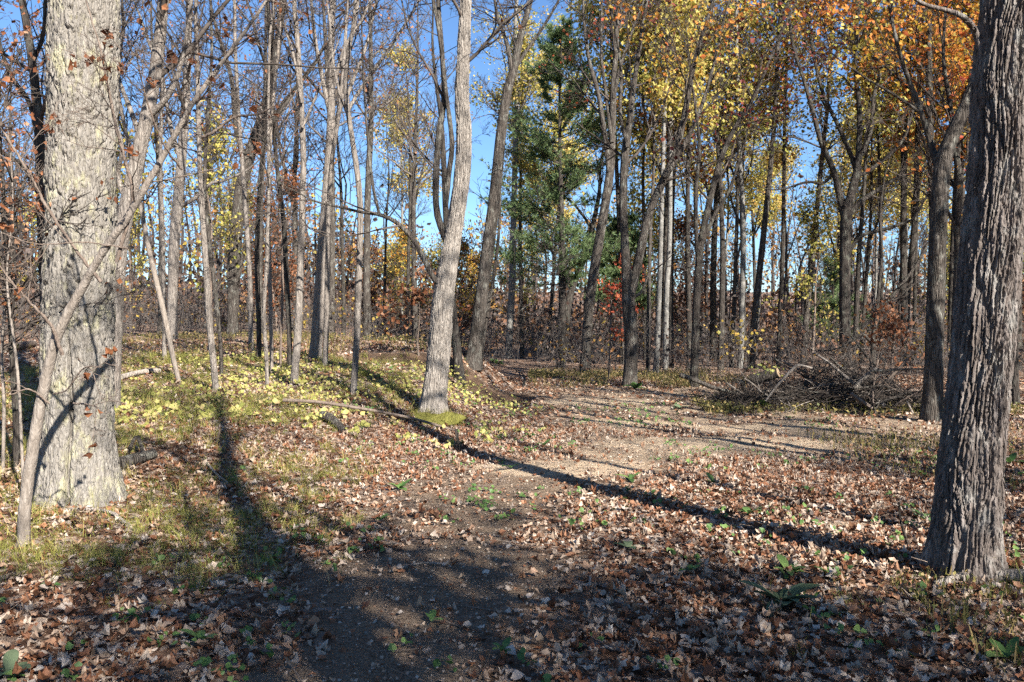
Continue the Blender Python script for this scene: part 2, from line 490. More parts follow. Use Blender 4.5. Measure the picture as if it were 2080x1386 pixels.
def scarp_face(x, y):
    yc = 19.25 - 0.12 * x + 0.25 * vnoise(x * 1.1, 0 * x, 0 * x, 43)
    return np.exp(-((y - yc) / 0.6) ** 2) * sstep((x + 4.3) / 1.2) * sstep((1.0 - x) / 0.8)

def build_ground():
    xs = np.concatenate([np.linspace(-320, -30, 24), np.linspace(-29, -9, 50), np.linspace(-8.9, 9, 150), np.linspace(9.1, 30, 50), np.linspace(31, 320, 24)])
    ys = np.concatenate([np.linspace(-60, 1, 30), np.linspace(1.2, 13, 120), np.linspace(13.1, 30, 120), np.linspace(30.5, 70, 60), np.linspace(75, 600, 30)])
    X, Y = np.meshgrid(xs, ys)
    Z = ground_z(X, Y)
    nx, ny = len(xs), len(ys)
    idx = np.arange(nx * ny).reshape(ny, nx)
    F = np.stack([idx[:-1, :-1], idx[:-1, 1:], idx[1:, 1:], idx[1:, :-1]], -1).reshape(-1, 4)
    mb = MB()
    scarp = scarp_face(X, Y)
    sand = np.clip(sandy(X, Y) * 2.2 + scarp * 0.55 + 0.34 * sstep((Y - 8.5) / 2) * sstep((X + 0.3) / 0.6), 0, 1)
    mb.add(np.stack([X, Y, Z], -1).reshape(-1, 3), F, sand.ravel())
    me = mb.mesh('ground', M['ground'])
    ab = me.attributes.new('bare', 'FLOAT', 'POINT')
    ab.data.foreach_set('value', np.clip(np.maximum(bareness(X, Y), scarp), 0, 1).ravel().astype(np.float32))
    ac = me.attributes.new('clay', 'FLOAT', 'POINT')
    ac.data.foreach_set('value', np.clip(scarp * 1.6, 0, 1).ravel().astype(np.float32))
    o = bpy.data.objects.new('ground', me); COL.objects.link(o)
    return tag(o, kind='structure')
GROUND = build_ground()

# ------------------------------------------------------------------ growing branches
def walk(rng, P, D, L, K, wander, up):
    N = len(P)
    out = np.empty((N, K, 3)); out[:, 0] = P
    D = norm(D)
    for k in range(1, K):
        D = norm(D + rng.normal(0, wander, (N, 3)) + np.array([0, 0, up]))
        out[:, k] = out[:, k - 1] + D * (L / (K - 1))[:, None]
    return out

def spawn(rng, pts, rad, m, u0=0.25, u1=1.0):
    """m children on every parent polyline: position, tangent, radius, u"""
    N, K, _ = pts.shape
    par = np.repeat(np.arange(N), m)
    u = rng.uniform(u0, u1, len(par))
    f = u * (K - 1)
    i = np.minimum(f.astype(int), K - 2); w = (f - i)[:, None]
    A, B = pts[par, i], pts[par, i + 1]
    return A * (1 - w) + B * w, norm(B - A), rad[par, i] * (1 - w[:, 0]) + rad[par, i + 1] * w[:, 0], u, par

def splay(rng, T, lo, hi):
    r = rng.normal(0, 1, T.shape)
    perp = norm(r - (r * T).sum(-1, keepdims=True) * T)
    a = np.radians(rng.uniform(lo, hi, len(T)))[:, None]
    return T * np.cos(a) + perp * np.sin(a)

def grow(rng, stems, n1, l1, kids=(7, 6), ang=(35, 70), up=0.10, wander=0.16, rr=0.5, u0=0.3, rmin=0.0045, rmax=0.07):
    """stems: list of (pts (K,3), rad (K,)). Returns list of (P,R,sides) per level"""
    ln = np.array([np.linalg.norm(np.diff(s[0], axis=0), axis=1).sum() for s in stems])
    cnt = np.maximum(1, np.round(n1 * ln / ln.sum())).astype(int)
    P, T, R, U = [], [], [], []
    for (p, r), c in zip(stems, cnt):
        a, b, d, u, _ = spawn(rng, p[None], r[None], c, u0 if len(stems) == 1 else 0.15, 0.99)
        P.append(a); T.append(b); R.append(d); U.append(u)
    P, T, R, U = map(np.concatenate, (P, T, R, U))
    L = l1 * rng.uniform(0.55, 1.2, len(P)) * (1.25 - 0.75 * U)
    r1 = np.minimum(np.clip(R * rr * rng.uniform(0.5, 1.0, len(P)), rmin * 1.6, rmax), L * 0.02 + 0.004)
    out = []
    pts = walk(rng, P, splay(rng, T, *ang), L, 7, wander, up)
    rad = r1[:, None] * np.linspace(1, 0.3, 7)
    out.append((pts, rad, 5))
    LL = L
    for lev, m in enumerate(kids):
        P, T, R, u, par = spawn(rng, pts, rad, m, 0.15, 1.0)
        LL = LL[par] * rng.uniform(0.3, 0.6, len(P)) * (1.15 - 0.5 * u)
        K = 5 if lev == 0 else 3
        r = np.maximum(R * 0.6, rmin)
        pts = walk(rng, P, splay(rng, T, 25, 65), LL, K, wander * 1.1, up * 0.7)
        rad = r[:, None] * np.linspace(1, 0.45, K)
        out.append((pts, rad, 4 if lev == 0 else 3))
    return out

def crown_mesh(levels, base):
    mb = MB()
    for P, R, s in levels:
        tubes(mb, P - base, R, s)
    return mb

def foliage_mesh(rng, levels, base, n, size, spread=0.12, droop=0.3, lo=0.0, hi=1.0, zmin=None, tpl=(LEAFQ_V, LEAFQ_F), clump=1):
    P = levels[-1][0].reshape(-1, 3)
    if zmin is not None:
        P = P[P[:, 2] > zmin]
    if len(P) == 0: return None
    k = max(1, n // clump)
    c = P[rng.integers(0, len(P), k)]
    tc = rng.uniform(lo, hi, k)
    c = np.repeat(c, clump, 0); t = np.clip(np.repeat(tc, clump) + rng.normal(0, 0.12, k * clump), 0, 1)
    pos = c + rng.normal(0, spread, c.shape)
    nr = norm(rng.normal(0, 1, pos.shape) + np.array([SDIR.x, SDIR.y, SDIR.z]) * 0.7)
    mb = MB()
    cards(mb, pos - base, nr, rng.uniform(0, 6.283, len(pos)), size * rng.uniform(0.6, 1.3, len(pos)), *tpl, t, 0.05, rng)
    return mb

def trunk_mesh(path, rad, sides, rings, flare=0.5, fl_h=0.3, rough=0.04, seed=0, lean_ridge=5, disp=None, zs=None):
    """path (k,3) local with base at the origin; the base dives a little below the soil"""
    Q = smooth_path(np.column_stack([path, rad]), 220)
    s = np.concatenate([[0], np.cumsum(np.linalg.norm(np.diff(Q[:, :3], axis=0), axis=1))])
    u = np.linspace(0, s[-1], rings) if zs is None else np.asarray(zs)
    u = u[u <= s[-1]]
    P = np.stack([np.interp(u, s, Q[:, k]) for k in range(4)], 1)
    R = P[:, 3]
    P = P[:, :3]
    T, U, W = frames(P[None]); T, U, W = T[0], U[0], W[0]
    a = np.arange(sides) * 2 * np.pi / sides
    A, Z = np.meshgrid(a, u)
    ca, sa = np.cos(A), np.sin(A)
    lob = 0.5 + 0.5 * vnoise(ca * 1.6 + seed, sa * 1.6, Z * 0.3, seed + 3)
    Rr = R[:, None] * (1 + flare * (0.35 + 0.9 * lob) * np.exp(-Z / fl_h))
    Rr = Rr * (1 + rough * fbm(ca * 1.5 + seed * 3.1, sa * 1.5, Z * 1.2, seed, 3))
    if disp is not None:
        Rr = Rr + disp(A, Z, R[:, None])
    V = P[:, None, :] + Rr[..., None] * (ca[..., None] * U[:, None, :] + sa[..., None] * W[:, None, :])
    n = len(u)
    idx = np.arange(n * sides).reshape(n, sides); nx = np.roll(idx, -1, 1)
    F = np.stack([idx[:-1], nx[:-1], nx[1:], idx[1:]], -1).reshape(-1, 4)
    mb = MB(); mb.add(V.reshape(-1, 3), F)
    mb.add(np.vstack([V[-1], P[-1:]]), np.stack([np.arange(sides), (np.arange(sides) + 1) % sides, np.full(sides, sides)], -1))
    return mb

def px_path(rows, d, rng=None, depth_wander=0.0):
    """rows of (px, py, width px) at distance d -> (k,4) world x y z radius"""
    out = []
    dd = d
    for k, (x, y, w) in enumerate(rows):
        if k and rng is not None: dd = dd + rng.normal(0, depth_wander)
        p = at(x, y, dd)
        out.append([*p, 0.5 * w * dd / FPX])
    return np.array(out)

def extend_up(Q, h, rng):
    """carry a stem on above the frame, bending to the vertical and tapering"""
    d = Q[-1, :3] - Q[-2, :3]
    d = d / np.linalg.norm(d)
    rows = [Q]
    p, r = Q[-1, :3].copy(), Q[-1, 3]
    n = 5
    for k in range(1, n + 1):
        d = d * 0.85 + np.array([0, 0, 0.15]) + rng.normal(0, 0.08, 3)
        d = d / np.linalg.norm(d)
        p = p + d * h / n
        rows.append(np.array([[*p, r * (1 - 0.85 * k / n)]]))
    return np.vstack(rows)

def stem_at(Q, n=40):
    S = smooth_path(Q, n)
    return S[:, :3], np.maximum(S[:, 3], 0.004)

TREE_COUNT = 0
def tree(name, label, rows, mat='bark_grey', crown_py=350, n1=14, l1=2.4, kids=(7, 6), limbs=(), ext=4.0, leaves=None, d=None, twig='twig',
         group=None, flare=0.45, fl_h=0.25, ang=(30, 65), up=0.10, sides=None, wander=0.16, cat='tree', rough=0.04, disp=None, zs=None, dw=0.04, rr=0.5, rmax=0.07, sink=0.12, lext=2.0, limb_twigs=True, limb_mat=None):
    """a hand-placed tree. rows: (px, py, width) from the foot upwards; limbs: list of row lists; leaves: (material, n, size, lo, hi, min_py, clump, spread)"""
    global TREE_COUNT
    TREE_COUNT += 1
    seed = TREE_COUNT
    rng = np.random.default_rng(1000 + seed)
    if d is None: d = hit(rows[0][0], rows[0][1])
    Q = px_path(rows, d, rng, dw)
    gz = float(ground_z(Q[0, 0], Q[0, 1]))
    Q[0, 2] = gz
    base = Q[0, :3].copy()
    if ext > 0: Q = extend_up(Q, ext, rng)
    root = empty(name, base, label, cat, group)
    wmax = max(r[2] for r in rows)
    if sides is None: sides = 28 if wmax > 30 else (16 if wmax > 14 else 9)
    Qt = Q.copy(); Qt[:, :3] -= base
    Qt = np.vstack([Qt[:1] - np.array([[0, 0, sink, 0]]), Qt])
    tr = trunk_mesh(Qt[:, :3], Qt[:, 3], sides, 90 if wmax > 14 else 50, flare, fl_h, rough, seed, disp=disp, zs=zs)
    tr.obj('trunk', M[mat], root, smooth=zs is None or mat == 'bark_oak')
    cz = at(0, crown_py, d)[2]
    S, R = stem_at(Q, 50)
    stems = []
    k = np.nonzero(S[:, 2] > cz)[0]
    if len(k) > 3: stems.append((S[k[0]:], R[k[0]:]))
    for lb in limbs:
        L = px_path(lb, d, rng, 0.10)
        if lext > 0: L = extend_up(L, lext * rng.uniform(0.7, 1.2), rng)
        LS, LR = stem_at(L, 36)
        mb = MB(); tubes(mb, LS - base, LR * (1 + 0.05 * rng.normal(0, 1, len(LR))), 10)
        mb.obj('limb', M[limb_mat or mat], root)
        if limb_twigs: stems.append((LS[4:], LR[4:]))
    if n1 and stems:
        lv = grow(rng, stems, n1, l1, kids, ang, up, wander, rr, 0.05, 0.0042 + 0.00011 * d, rmax)
        crown_mesh(lv, base).obj('crown', M[twig], root)
        if leaves:
            lm, n, size, lo, hi, mpy, clump, spread = leaves
            f = foliage_mesh(rng, lv, base, n, size, spread, 0.3, lo, hi, at(0, mpy, d)[2], clump=clump)
            if f: f.obj('foliage', M[lm], root, smooth=False)
    return root

# ------------------------------------------------------------------ the three big trunks
def cells(s, z, per, seed, jit=1.0):
    """cellular pattern over (s, z), s wrapping after PER cells: F1, F2, the cell's own random number and the height within it"""
    i, j = np.floor(s), np.floor(z)
    f1 = np.full(s.shape, 9.0); f2 = f1.copy(); cid = np.zeros(s.shape); rel = np.zeros(s.shape)
    for di in (-1, 0, 1):
        for dj in (-1, 0, 1):
            a, b = i + di, j + dj
            aw = np.mod(a, per)
            px = a + 0.5 + jit * (_hash(aw, b, aw * 0, seed) - 0.5); pz = b + 0.5 + jit * (_hash(aw, b, aw * 0, seed + 7) - 0.5)
            d = np.hypot(s - px, z - pz)
            near = d < f1
            f2 = np.where(near, f1, np.minimum(f2, d))
            cid = np.where(near, _hash(aw, b, aw * 0, seed + 13), cid); rel = np.where(near, z - pz, rel)
            f1 = np.where(near, d, f1)
    return f1, f2, cid, rel

def disp_bark(w, h, amp, lift, seed, warp=0.5, gap=0.3, split=False, crack=3.0, rough=0.16):
    """plates or ridges W wide and H long, set off by furrows of depth AMP, their lower ends lifted by LIFT"""
    def fn(A, Z, R):
        r0 = float(np.median(R[:max(4, len(R) // 2)]))
        per = max(8, round(2 * np.pi * r0 / w))
        x, y = np.cos(A) * r0, np.sin(A) * r0
        s = A / (2 * np.pi) * per + warp * (vnoise(x / w * 0.3, y / w * 0.3, Z / h * 0.9 + 0.4, seed) + 0.5 * vnoise(x / w, y / w, Z / h * 2.6, seed + 1))
        z = Z / h + 0.35 * vnoise(x / w * 0.8, y / w * 0.8, Z / h, seed + 2)
        f1, f2, cid, rel = cells(s, z, per, seed)
        e = np.clip((f2 - f1) / gap, 0, 1)
        up = e ** 0.65
        g1, g2c, cid2, rel2 = cells(s * 1.0 + 0.4 * vnoise(x / w * 2, y / w * 2, Z / h * 6, seed + 21), z * crack, per, seed + 23)
        up = up * (1 - 0.30 * (1 - np.clip((g2c - g1) / 0.16, 0, 1)))
        big = fbm(x * 4, y * 4, Z * 1.5, seed + 3, 2)
        und = np.abs(vnoise(x / w * 0.55, y / w * 0.55, Z / h * 0.6, seed + 9))
        up = up * (0.7 + 0.3 * np.clip(und * 3.5, 0, 1))
        fine = fbm(x * 90, y * 90, Z * 40, seed + 4, 2)
        k = 1 + 0.35 * big
        out = k * (amp * (up - 1) + lift * up * (0.35 + 0.65 * cid) * np.clip(0.35 - rel * 1.1, 0, 1)) + rough * amp * fine + 0.25 * amp * (cid - 0.5) * up
        if split:
            da = (A - SPLIT_A + np.pi) % (2 * np.pi) - np.pi
            g = np.exp(-(((da + 0.05 * np.sin(Z * 5)) / 0.05) ** 2)) * sstep((1.75 - Z) / 0.5)
            g2 = np.exp(-((da / 0.3) ** 2)) * sstep((1.5 - Z) / 0.9)
            fade = np.interp(Z, [0, 0.6, 1.8], [0.6, 0.75, 1.0])
            out = out * fade - 0.085 * g - 0.03 * g2
        return out
    return fn
SPLIT_A = 0.0

def facing_angle(x, y, side):
    """ring angle of a vertical trunk's side seen SIDE (-1..1) of its half width from the middle"""
    to = np.array([-x, -y, 0.0]); to /= np.linalg.norm(to)
    right = np.array([to[1] * -1, to[0], 0.0])
    dirv = to * math.sqrt(1 - side * side) + right * side
    T = np.array([0, 0, 1.0])
    ref = np.array([0.31, 0.95, 0.05])
    U = np.cross(T, ref); U /= np.linalg.norm(U); W = np.cross(T, U)
    return math.atan2(dirv @ W, dirv @ U)

d_oak = hit(158, 1012)
po = at(158, 1012, d_oak)
SPLIT_A = facing_angle(po[0], po[1], -0.22)
zs = np.concatenate([np.arange(0, 5.3, 0.012), np.linspace(5.4, 30, 60)])
tree('oak_tree', 'huge pale oak with scaly bark and split foot behind the leaning sapling',
     [(160, 1012, 146), (157, 900, 138), (158, 760, 135), (159, 600, 132), (163, 400, 129), (167, 200, 129), (170, 0, 131)], 'bark_oak', -200, 16, 4.5, (6, 5),
     ext=9, flare=0.50, fl_h=0.28, sides=200, zs=zs, disp=disp_bark(0.044, 0.32, 0.034, 0.015, 311, 0.9, 0.20, True, 2.2, 0.04), rough=0.05, d=d_oak, dw=0.0, rr=0.4)
zs = np.concatenate([np.arange(0, 4.3, 0.0105), np.linspace(4.4, 30, 60)])
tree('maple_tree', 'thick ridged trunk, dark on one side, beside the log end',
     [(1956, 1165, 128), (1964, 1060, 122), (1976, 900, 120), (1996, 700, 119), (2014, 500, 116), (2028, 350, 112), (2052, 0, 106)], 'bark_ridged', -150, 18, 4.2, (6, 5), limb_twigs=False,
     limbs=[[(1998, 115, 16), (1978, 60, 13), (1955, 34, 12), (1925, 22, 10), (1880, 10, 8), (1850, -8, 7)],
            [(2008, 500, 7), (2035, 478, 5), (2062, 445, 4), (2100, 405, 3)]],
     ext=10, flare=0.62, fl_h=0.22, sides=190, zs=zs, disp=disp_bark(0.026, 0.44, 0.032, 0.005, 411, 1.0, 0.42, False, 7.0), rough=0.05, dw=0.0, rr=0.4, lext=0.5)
zs = np.concatenate([np.arange(0, 7.2, 0.026), np.linspace(7.3, 30, 50)])
tree('maple_tree', 'sunlit middle trunk with mossy foot and low limb arching away from it',
     [(880, 848, 58), (884, 790, 50), (892, 710, 47), (901, 600, 44), (917, 500, 36), (930, 420, 34), (940, 340, 33), (942, 260, 31), (938, 190, 30), (942, 100, 27), (946, 0, 24)],
     'bark_mid', 330, 24, 2.2, (7, 6), limb_mat='bark_grey',
     limbs=[[(900, 590, 15), (878, 560, 12), (858, 520, 11), (838, 485, 10), (805, 452, 9), (770, 436, 8), (738, 432, 6)],
            [(914, 500, 17), (897, 465, 15), (886, 420, 14), (886, 350, 14), (892, 270, 13), (902, 200, 12), (898, 110, 10), (890, 0, 9)],
            [(905, 420, 12), (912, 350, 11), (918, 290, 10), (905, 180, 9), (895, 90, 8), (880, 0, 7)],
            [(771, 437, 7), (758, 380, 6), (746, 270, 5), (738, 150, 4), (735, 60, 3)]],
     ext=5, flare=0.55, fl_h=0.22, sides=96, zs=zs, disp=disp_bark(0.030, 0.40, 0.017, 0.003, 421, 0.9, 0.40, False, 5.0), rough=0.05, dw=0.01, leaves=('leaf_brown', 120, 0.08, 0.2, 1.0, 300, 1, 0.1))

# ------------------------------------------------------------------ hand-placed trees, left bank
B = ('leaf_brown', 160, 0.09, 0.1, 1.0, 620, 2, 0.1)
tree('oak_tree', 'grey oak leaning up behind the huge pale oak, many crooked limbs',
     [(222, 690, 38), (236, 560, 35), (250, 460, 32), (282, 310, 29), (300, 230, 27), (318, 130, 24), (332, 0, 21)], 'bark_pole', 480, 26, 3.2, (6, 5),
     limbs=[[(262, 420, 12), (240, 360, 10), (248, 300, 8), (228, 230, 7)], [(300, 240, 14), (345, 190, 11), (370, 120, 9), (385, 30, 8)], [(290, 290, 12), (262, 215, 9), (240, 150, 8), (250, 60, 6)]],
     d=11.5, ext=6, leaves=B)
tree('oak_tree', 'dark crooked oak half hidden behind the huge pale oak',
     [(96, 760, 22), (92, 600, 20), (84, 420, 19), (80, 275, 18), (66, 130, 16), (52, 40, 14), (44, 0, 12)], 'bark_dark', 560, 26, 2.6, (6, 5),
     limbs=[[(84, 400, 14), (50, 340, 12), (20, 320, 10), (-20, 290, 8)], [(80, 300, 10), (60, 210, 9), (20, 150, 8), (-10, 60, 6)], [(66, 130, 9), (88, 70, 8), (92, 0, 7)]],
     d=10.5, ext=5, leaves=('leaf_brown', 300, 0.10, 0.2, 1.0, 700, 3, 0.12))
tree('oak_tree', 'stout grey trunk behind the thin leaning pole',
     [(350, 692, 21), (351, 600, 20), (355, 480, 21), (364, 380, 20), (372, 280, 18), (380, 150, 15), (384, 0, 12)], 'bark_pole', 420, 22, 3.2, (6, 5),
     limbs=[[(368, 330, 10), (345, 250, 8), (330, 160, 7), (300, 80, 6)], [(366, 420, 9), (400, 400, 8), (430, 372, 7), (446, 370, 6)]], ext=6, leaves=B)
tree('maple_sapling', 'thin bare pole leaning towards the huge oak, base among grass',
     [(364, 778, 9), (350, 720, 10), (338, 660, 11), (322, 590, 11), (300, 495, 10), (288, 430, 9), (262, 300, 8), (235, 160, 7), (215, 0, 5)], 'bark_sapling', 430, 10, 1.4, (6, 5), ext=2, flare=0.1)
tree('maple_sapling', 'short straight grey pole just behind the leaning thin pole',
     [(334, 728, 9), (334, 640, 9), (330, 480, 9), (326, 320, 8), (330, 160, 7), (326, 0, 6)], 'bark_pole', 420, 12, 1.5, (6, 5), ext=3, flare=0.1)
tree('maple_tree', 'pale slender trunk with a knee, nearest of the bank poles',
     [(439, 797, 13), (434, 740, 13), (426, 660, 13), (417, 520, 12), (409, 400, 11), (406, 340, 10), (402, 180, 9), (398, 0, 7)], 'bark_pole', 380, 14, 1.7, (6, 5), ext=3, flare=0.15,
     leaves=('leaf_brown', 70, 0.08, 0.1, 0.8, 420, 1, 0.08))
tree('maple_tree', 'dark bowed pole just behind the pale knee-bent trunk',
     [(450, 762, 8), (448, 700, 8), (438, 600, 9), (424, 480, 9), (416, 400, 8), (420, 260, 7), (430, 120, 6), (428, 0, 5)], 'bark_grey', 420, 12, 1.6, (6, 6), ext=3, flare=0.1)
tree('oak_tree', 'thick pinkish grey oak trunk far up the bank with a low fork',
     [(473, 683, 22), (473, 620, 22), (476, 520, 25), (484, 430, 26), (492, 370, 24), (512, 300, 22), (535, 230, 20), (560, 120, 16), (575, 0, 13)], 'bark_grey', 420, 26, 4.5, (6, 5),
     limbs=[[(474, 590, 12), (487, 550, 9), (495, 510, 7), (500, 470, 6)], [(500, 340, 14), (480, 260, 11), (470, 160, 9), (440, 60, 7)], [(520, 280, 12), (560, 240, 10), (600, 180, 8), (640, 130, 6)]], ext=7, leaves=('leaf_brown', 350, 0.12, 0.2, 1.0, 620, 2, 0.15))
tree('maple_tree', 'slim grey pole at the back of the bank before the low-forked oak',
     [(510, 710, 10), (509, 620, 10), (505, 520, 9), (497, 400, 9), (486, 250, 8), (478, 100, 7), (476, 0, 6)], 'bark_pole', 420, 12, 2.0, (6, 6), ext=4, flare=0.1)
tree('maple_tree', 'dark straight pole on the bank left of the thin sunlit stick',
     [(526, 732, 10), (526, 660, 10), (522, 520, 10), (528, 380, 9), (540, 230, 9), (552, 100, 8), (556, 0, 7)], 'bark_dark', 420, 16, 2.0, (6, 5), ext=4, flare=0.15,
     limbs=[[(535, 300, 7), (560, 230, 6), (590, 190, 5), (620, 150, 4)]])
tree('maple_sapling', 'thin sunlit stick of a sapling on the bank, slightly kinked',
     [(543, 785, 8), (541, 720, 8), (536, 640, 8), (542, 520, 7), (546, 380, 7), (545, 220, 6), (548, 80, 5)], 'bark_pole', 420, 8, 1.2, (5, 5), ext=2, flare=0.1)
tree('maple_sapling', 'slim pale pole right behind the thin sunlit stick',
     [(552, 757, 8), (551, 680, 8), (548, 560, 8), (545, 420, 7), (550, 260, 7), (566, 90, 6), (570, 0, 5)], 'bark_sapling', 420, 10, 1.4, (6, 5), ext=2, flare=0.1)
tree('maple_sapling', 'very thin brown stem between two poles on the bank',
     [(569, 747, 5), (571, 680, 5), (574, 580, 5), (572, 450, 4), (578, 300, 4)], 'bark_stem', 520, 7, 1.1, (5, 4), ext=2, flare=0.1)
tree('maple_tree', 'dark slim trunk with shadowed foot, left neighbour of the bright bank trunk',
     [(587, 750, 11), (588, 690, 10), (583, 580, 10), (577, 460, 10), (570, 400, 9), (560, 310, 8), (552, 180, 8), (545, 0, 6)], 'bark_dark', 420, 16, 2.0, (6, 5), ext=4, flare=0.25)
tree('maple_tree', 'bright grey trunk with dark upper half standing on the bank',
     [(597, 782, 16), (601, 730, 15), (606, 660, 15), (611, 520, 14), (614, 420, 13), (616, 320, 12), (611, 190, 11), (604, 80, 10), (598, 0, 9)], 'bark_pole', 340, 16, 2.2, (6, 5), ext=4, flare=0.2,
     limbs=[[(613, 210, 7), (600, 130, 6), (580, 60, 5), (560, 10, 4)], [(614, 260, 6), (640, 200, 5), (660, 150, 4)]])
tree('oak_tree', 'stout smooth trunk with pale swollen foot on top of the bank',
     [(640, 727, 25), (644, 680, 24), (649, 600, 23), (656, 500, 21), (664, 380, 18), (670, 290, 17), (674, 180, 15), (672, 80, 13), (676, 0, 12)], 'bark_pole', 380, 24, 3.0, (6, 5),
     limbs=[[(670, 290, 12), (690, 220, 10), (705, 120, 9), (725, 20, 7)], [(672, 240, 11), (655, 160, 9), (640, 80, 8), (632, 0, 6)], [(674, 190, 9), (700, 100, 8), (735, 40, 6)]], ext=6, flare=0.35, leaves=('leaf_brown', 260, 0.10, 0.3, 1.0, 380, 2, 0.14))
tree('maple_tree', 'slim pale pole touching the smooth stout bank trunk',
     [(660, 745, 11), (662, 690, 11), (665, 560, 10), (667, 440, 10), (674, 330, 9), (690, 220, 8), (700, 100, 7), (706, 0, 5)], 'bark_pole', 360, 12, 1.7, (6, 5), ext=3, flare=0.15)
tree('maple_tree', 'slender whitish trunk standing alone between bank and middle trunk',
     [(718, 802, 14), (721, 750, 13), (725, 680, 13), (729, 560, 13), (732, 440, 12), (728, 370, 12), (718, 300, 11), (706, 220, 10), (702, 160, 9), (716, 60, 7), (722, 0, 6)], 'bark_pole', 320, 16, 1.9, (6, 5),
     limbs=[[(704, 200, 8), (722, 150, 7), (745, 90, 6), (765, 0, 5)], [(708, 235, 7), (690, 190, 6), (676, 120, 5), (668, 30, 4)], [(706, 225, 8), (740, 170, 7), (790, 100, 6), (835, 30, 5)]], ext=3, flare=0.15,
     leaves=('leaf_brown', 40, 0.08, 0.3, 1.0, 300, 1, 0.08))

# ------------------------------------------------------------------ hand-placed trees, middle and back edge of the clearing
Y = ('leaf_yellow', 900, 0.13, 0.2, 0.9, 420, 5, 0.22)
tree('maple_tree', 'leaning trunk with broad foot behind the mossy middle trunk',
     [(960, 742, 34), (966, 700, 29), (976, 620, 27), (988, 530, 26), (1000, 440, 25), (1010, 350, 23), (1018, 270, 21), (1030, 190, 19), (1044, 140, 16), (1056, 80, 14), (1078, 0, 10)], 'bark_grey', 220, 26, 2.4, (8, 6),
     limbs=[[(1040, 150, 11), (1030, 90, 9), (1012, 40, 7), (1005, 0, 6)], [(1046, 140, 8), (1075, 95, 7), (1100, 60, 6), (1130, 10, 5)], [(978, 610, 4), (1010, 600, 3), (1050, 590, 3), (1090, 585, 2)], [(976, 640, 4), (1005, 628, 3), (1040, 640, 2), (1065, 625, 2)]], ext=4, lext=1.0)
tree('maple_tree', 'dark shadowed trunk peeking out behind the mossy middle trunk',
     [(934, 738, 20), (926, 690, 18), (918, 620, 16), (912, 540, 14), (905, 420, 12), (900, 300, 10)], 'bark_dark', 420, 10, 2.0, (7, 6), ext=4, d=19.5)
tree('maple_sapling', 'thin pole leaning beside the broad-footed leaning trunk',
     [(976, 741, 9), (982, 690, 8), (992, 620, 8), (1006, 540, 7), (1014, 460, 6), (1016, 380, 5)], 'bark_grey', 480, 8, 1.5, (5, 5), ext=3, flare=0.1)
tree('aspen_tree', 'whitish straight trunk between leaning trunk and green pine',
     [(1032, 728, 15), (1036, 660, 14), (1041, 560, 14), (1043, 450, 12), (1046, 330, 11), (1050, 200, 10), (1046, 80, 8), (1050, 0, 7)], 'bark_aspen', 330, 18, 2.2, (7, 6), ext=5, twig='twig_pale', leaves=('leaf_yellow', 1500, 0.12, 0.25, 0.95, 330, 8, 0.25))
tree('maple_tree', 'leaning dark trunk under the pine, bending towards its taller neighbour',
     [(1138, 746, 17), (1148, 680, 15), (1156, 610, 14), (1172, 560, 13), (1192, 510, 12), (1206, 450, 10), (1216, 400, 8)], 'bark_dark', 560, 14, 2.0, (7, 6), ext=3,
     limbs=[[(1200, 460, 6), (1170, 420, 5), (1140, 395, 4), (1125, 390, 3)]], lext=0.6)
tree('maple_tree', 'tall trunk with sunlit foot right of the pine, forking high',
     [(1188, 762, 22), (1191, 700, 20), (1197, 620, 20), (1207, 550, 20), (1220, 470, 19), (1232, 400, 18), (1240, 340, 17), (1244, 270, 14), (1246, 180, 13), (1252, 80, 10), (1252, 0, 8)], 'bark_grey', 420, 32, 2.6, (7, 6),
     limbs=[[(1238, 350, 12), (1228, 270, 10), (1215, 190, 9), (1196, 120, 8), (1186, 40, 6)], [(1243, 290, 9), (1232, 200, 7), (1222, 120, 6), (1222, 40, 5)], [(1246, 200, 8), (1262, 130, 7), (1285, 60, 6)]], ext=5, leaves=('leaf_red', 260, 0.12, 0.2, 1.0, 440, 5, 0.2))
tree('maple_tree', 'forked maple with pale foot and two tall spreading stems',
     [(1279, 786, 30), (1281, 740, 28), (1282, 690, 28), (1278, 640, 27), (1276, 600, 27), (1274, 570, 22), (1269, 490, 17), (1266, 400, 16), (1270, 310, 16), (1280, 240, 14), (1288, 170, 11), (1302, 80, 8), (1314, 0, 6)], 'bark_grey', 480, 34, 2.6, (7, 6),
     limbs=[[(1280, 600, 20), (1290, 560, 19), (1304, 495, 18), (1320, 430, 17), (1348, 365, 16), (1374, 305, 14), (1394, 215, 12), (1412, 120, 10), (1450, 0, 7)],
            [(1350, 362, 11), (1382, 310, 10), (1420, 230, 8), (1450, 130, 6), (1470, 40, 5)], [(1282, 608, 8), (1305, 590, 6), (1318, 555, 4), (1328, 550, 3)], [(1275, 300, 8), (1260, 230, 7), (1262, 150, 6), (1250, 60, 5)]], ext=5, flare=0.3, lext=1.5,
     leaves=('leaf_orange', 700, 0.14, 0.0, 0.8, 200, 6, 0.24))
tree('maple_tree', 'dark slender trunk with bright patches, forked, left of the brush pile',
     [(1410, 786, 17), (1411, 730, 16), (1413, 660, 15), (1417, 580, 15), (1423, 500, 14), (1438, 425, 13), (1462, 330, 11), (1495, 255, 9), (1530, 200, 7), (1560, 130, 6)], 'bark_dark', 540, 28, 2.4, (7, 6),
     limbs=[[(1418, 540, 9), (1414, 470, 8), (1414, 380, 8), (1421, 300, 7), (1410, 200, 5)], [(1424, 500, 8), (1450, 440, 7), (1480, 390, 6), (1500, 330, 5)]], ext=4, leaves=('leaf_maroon', 420, 0.12, 0.0, 1.0, 560, 6, 0.22))
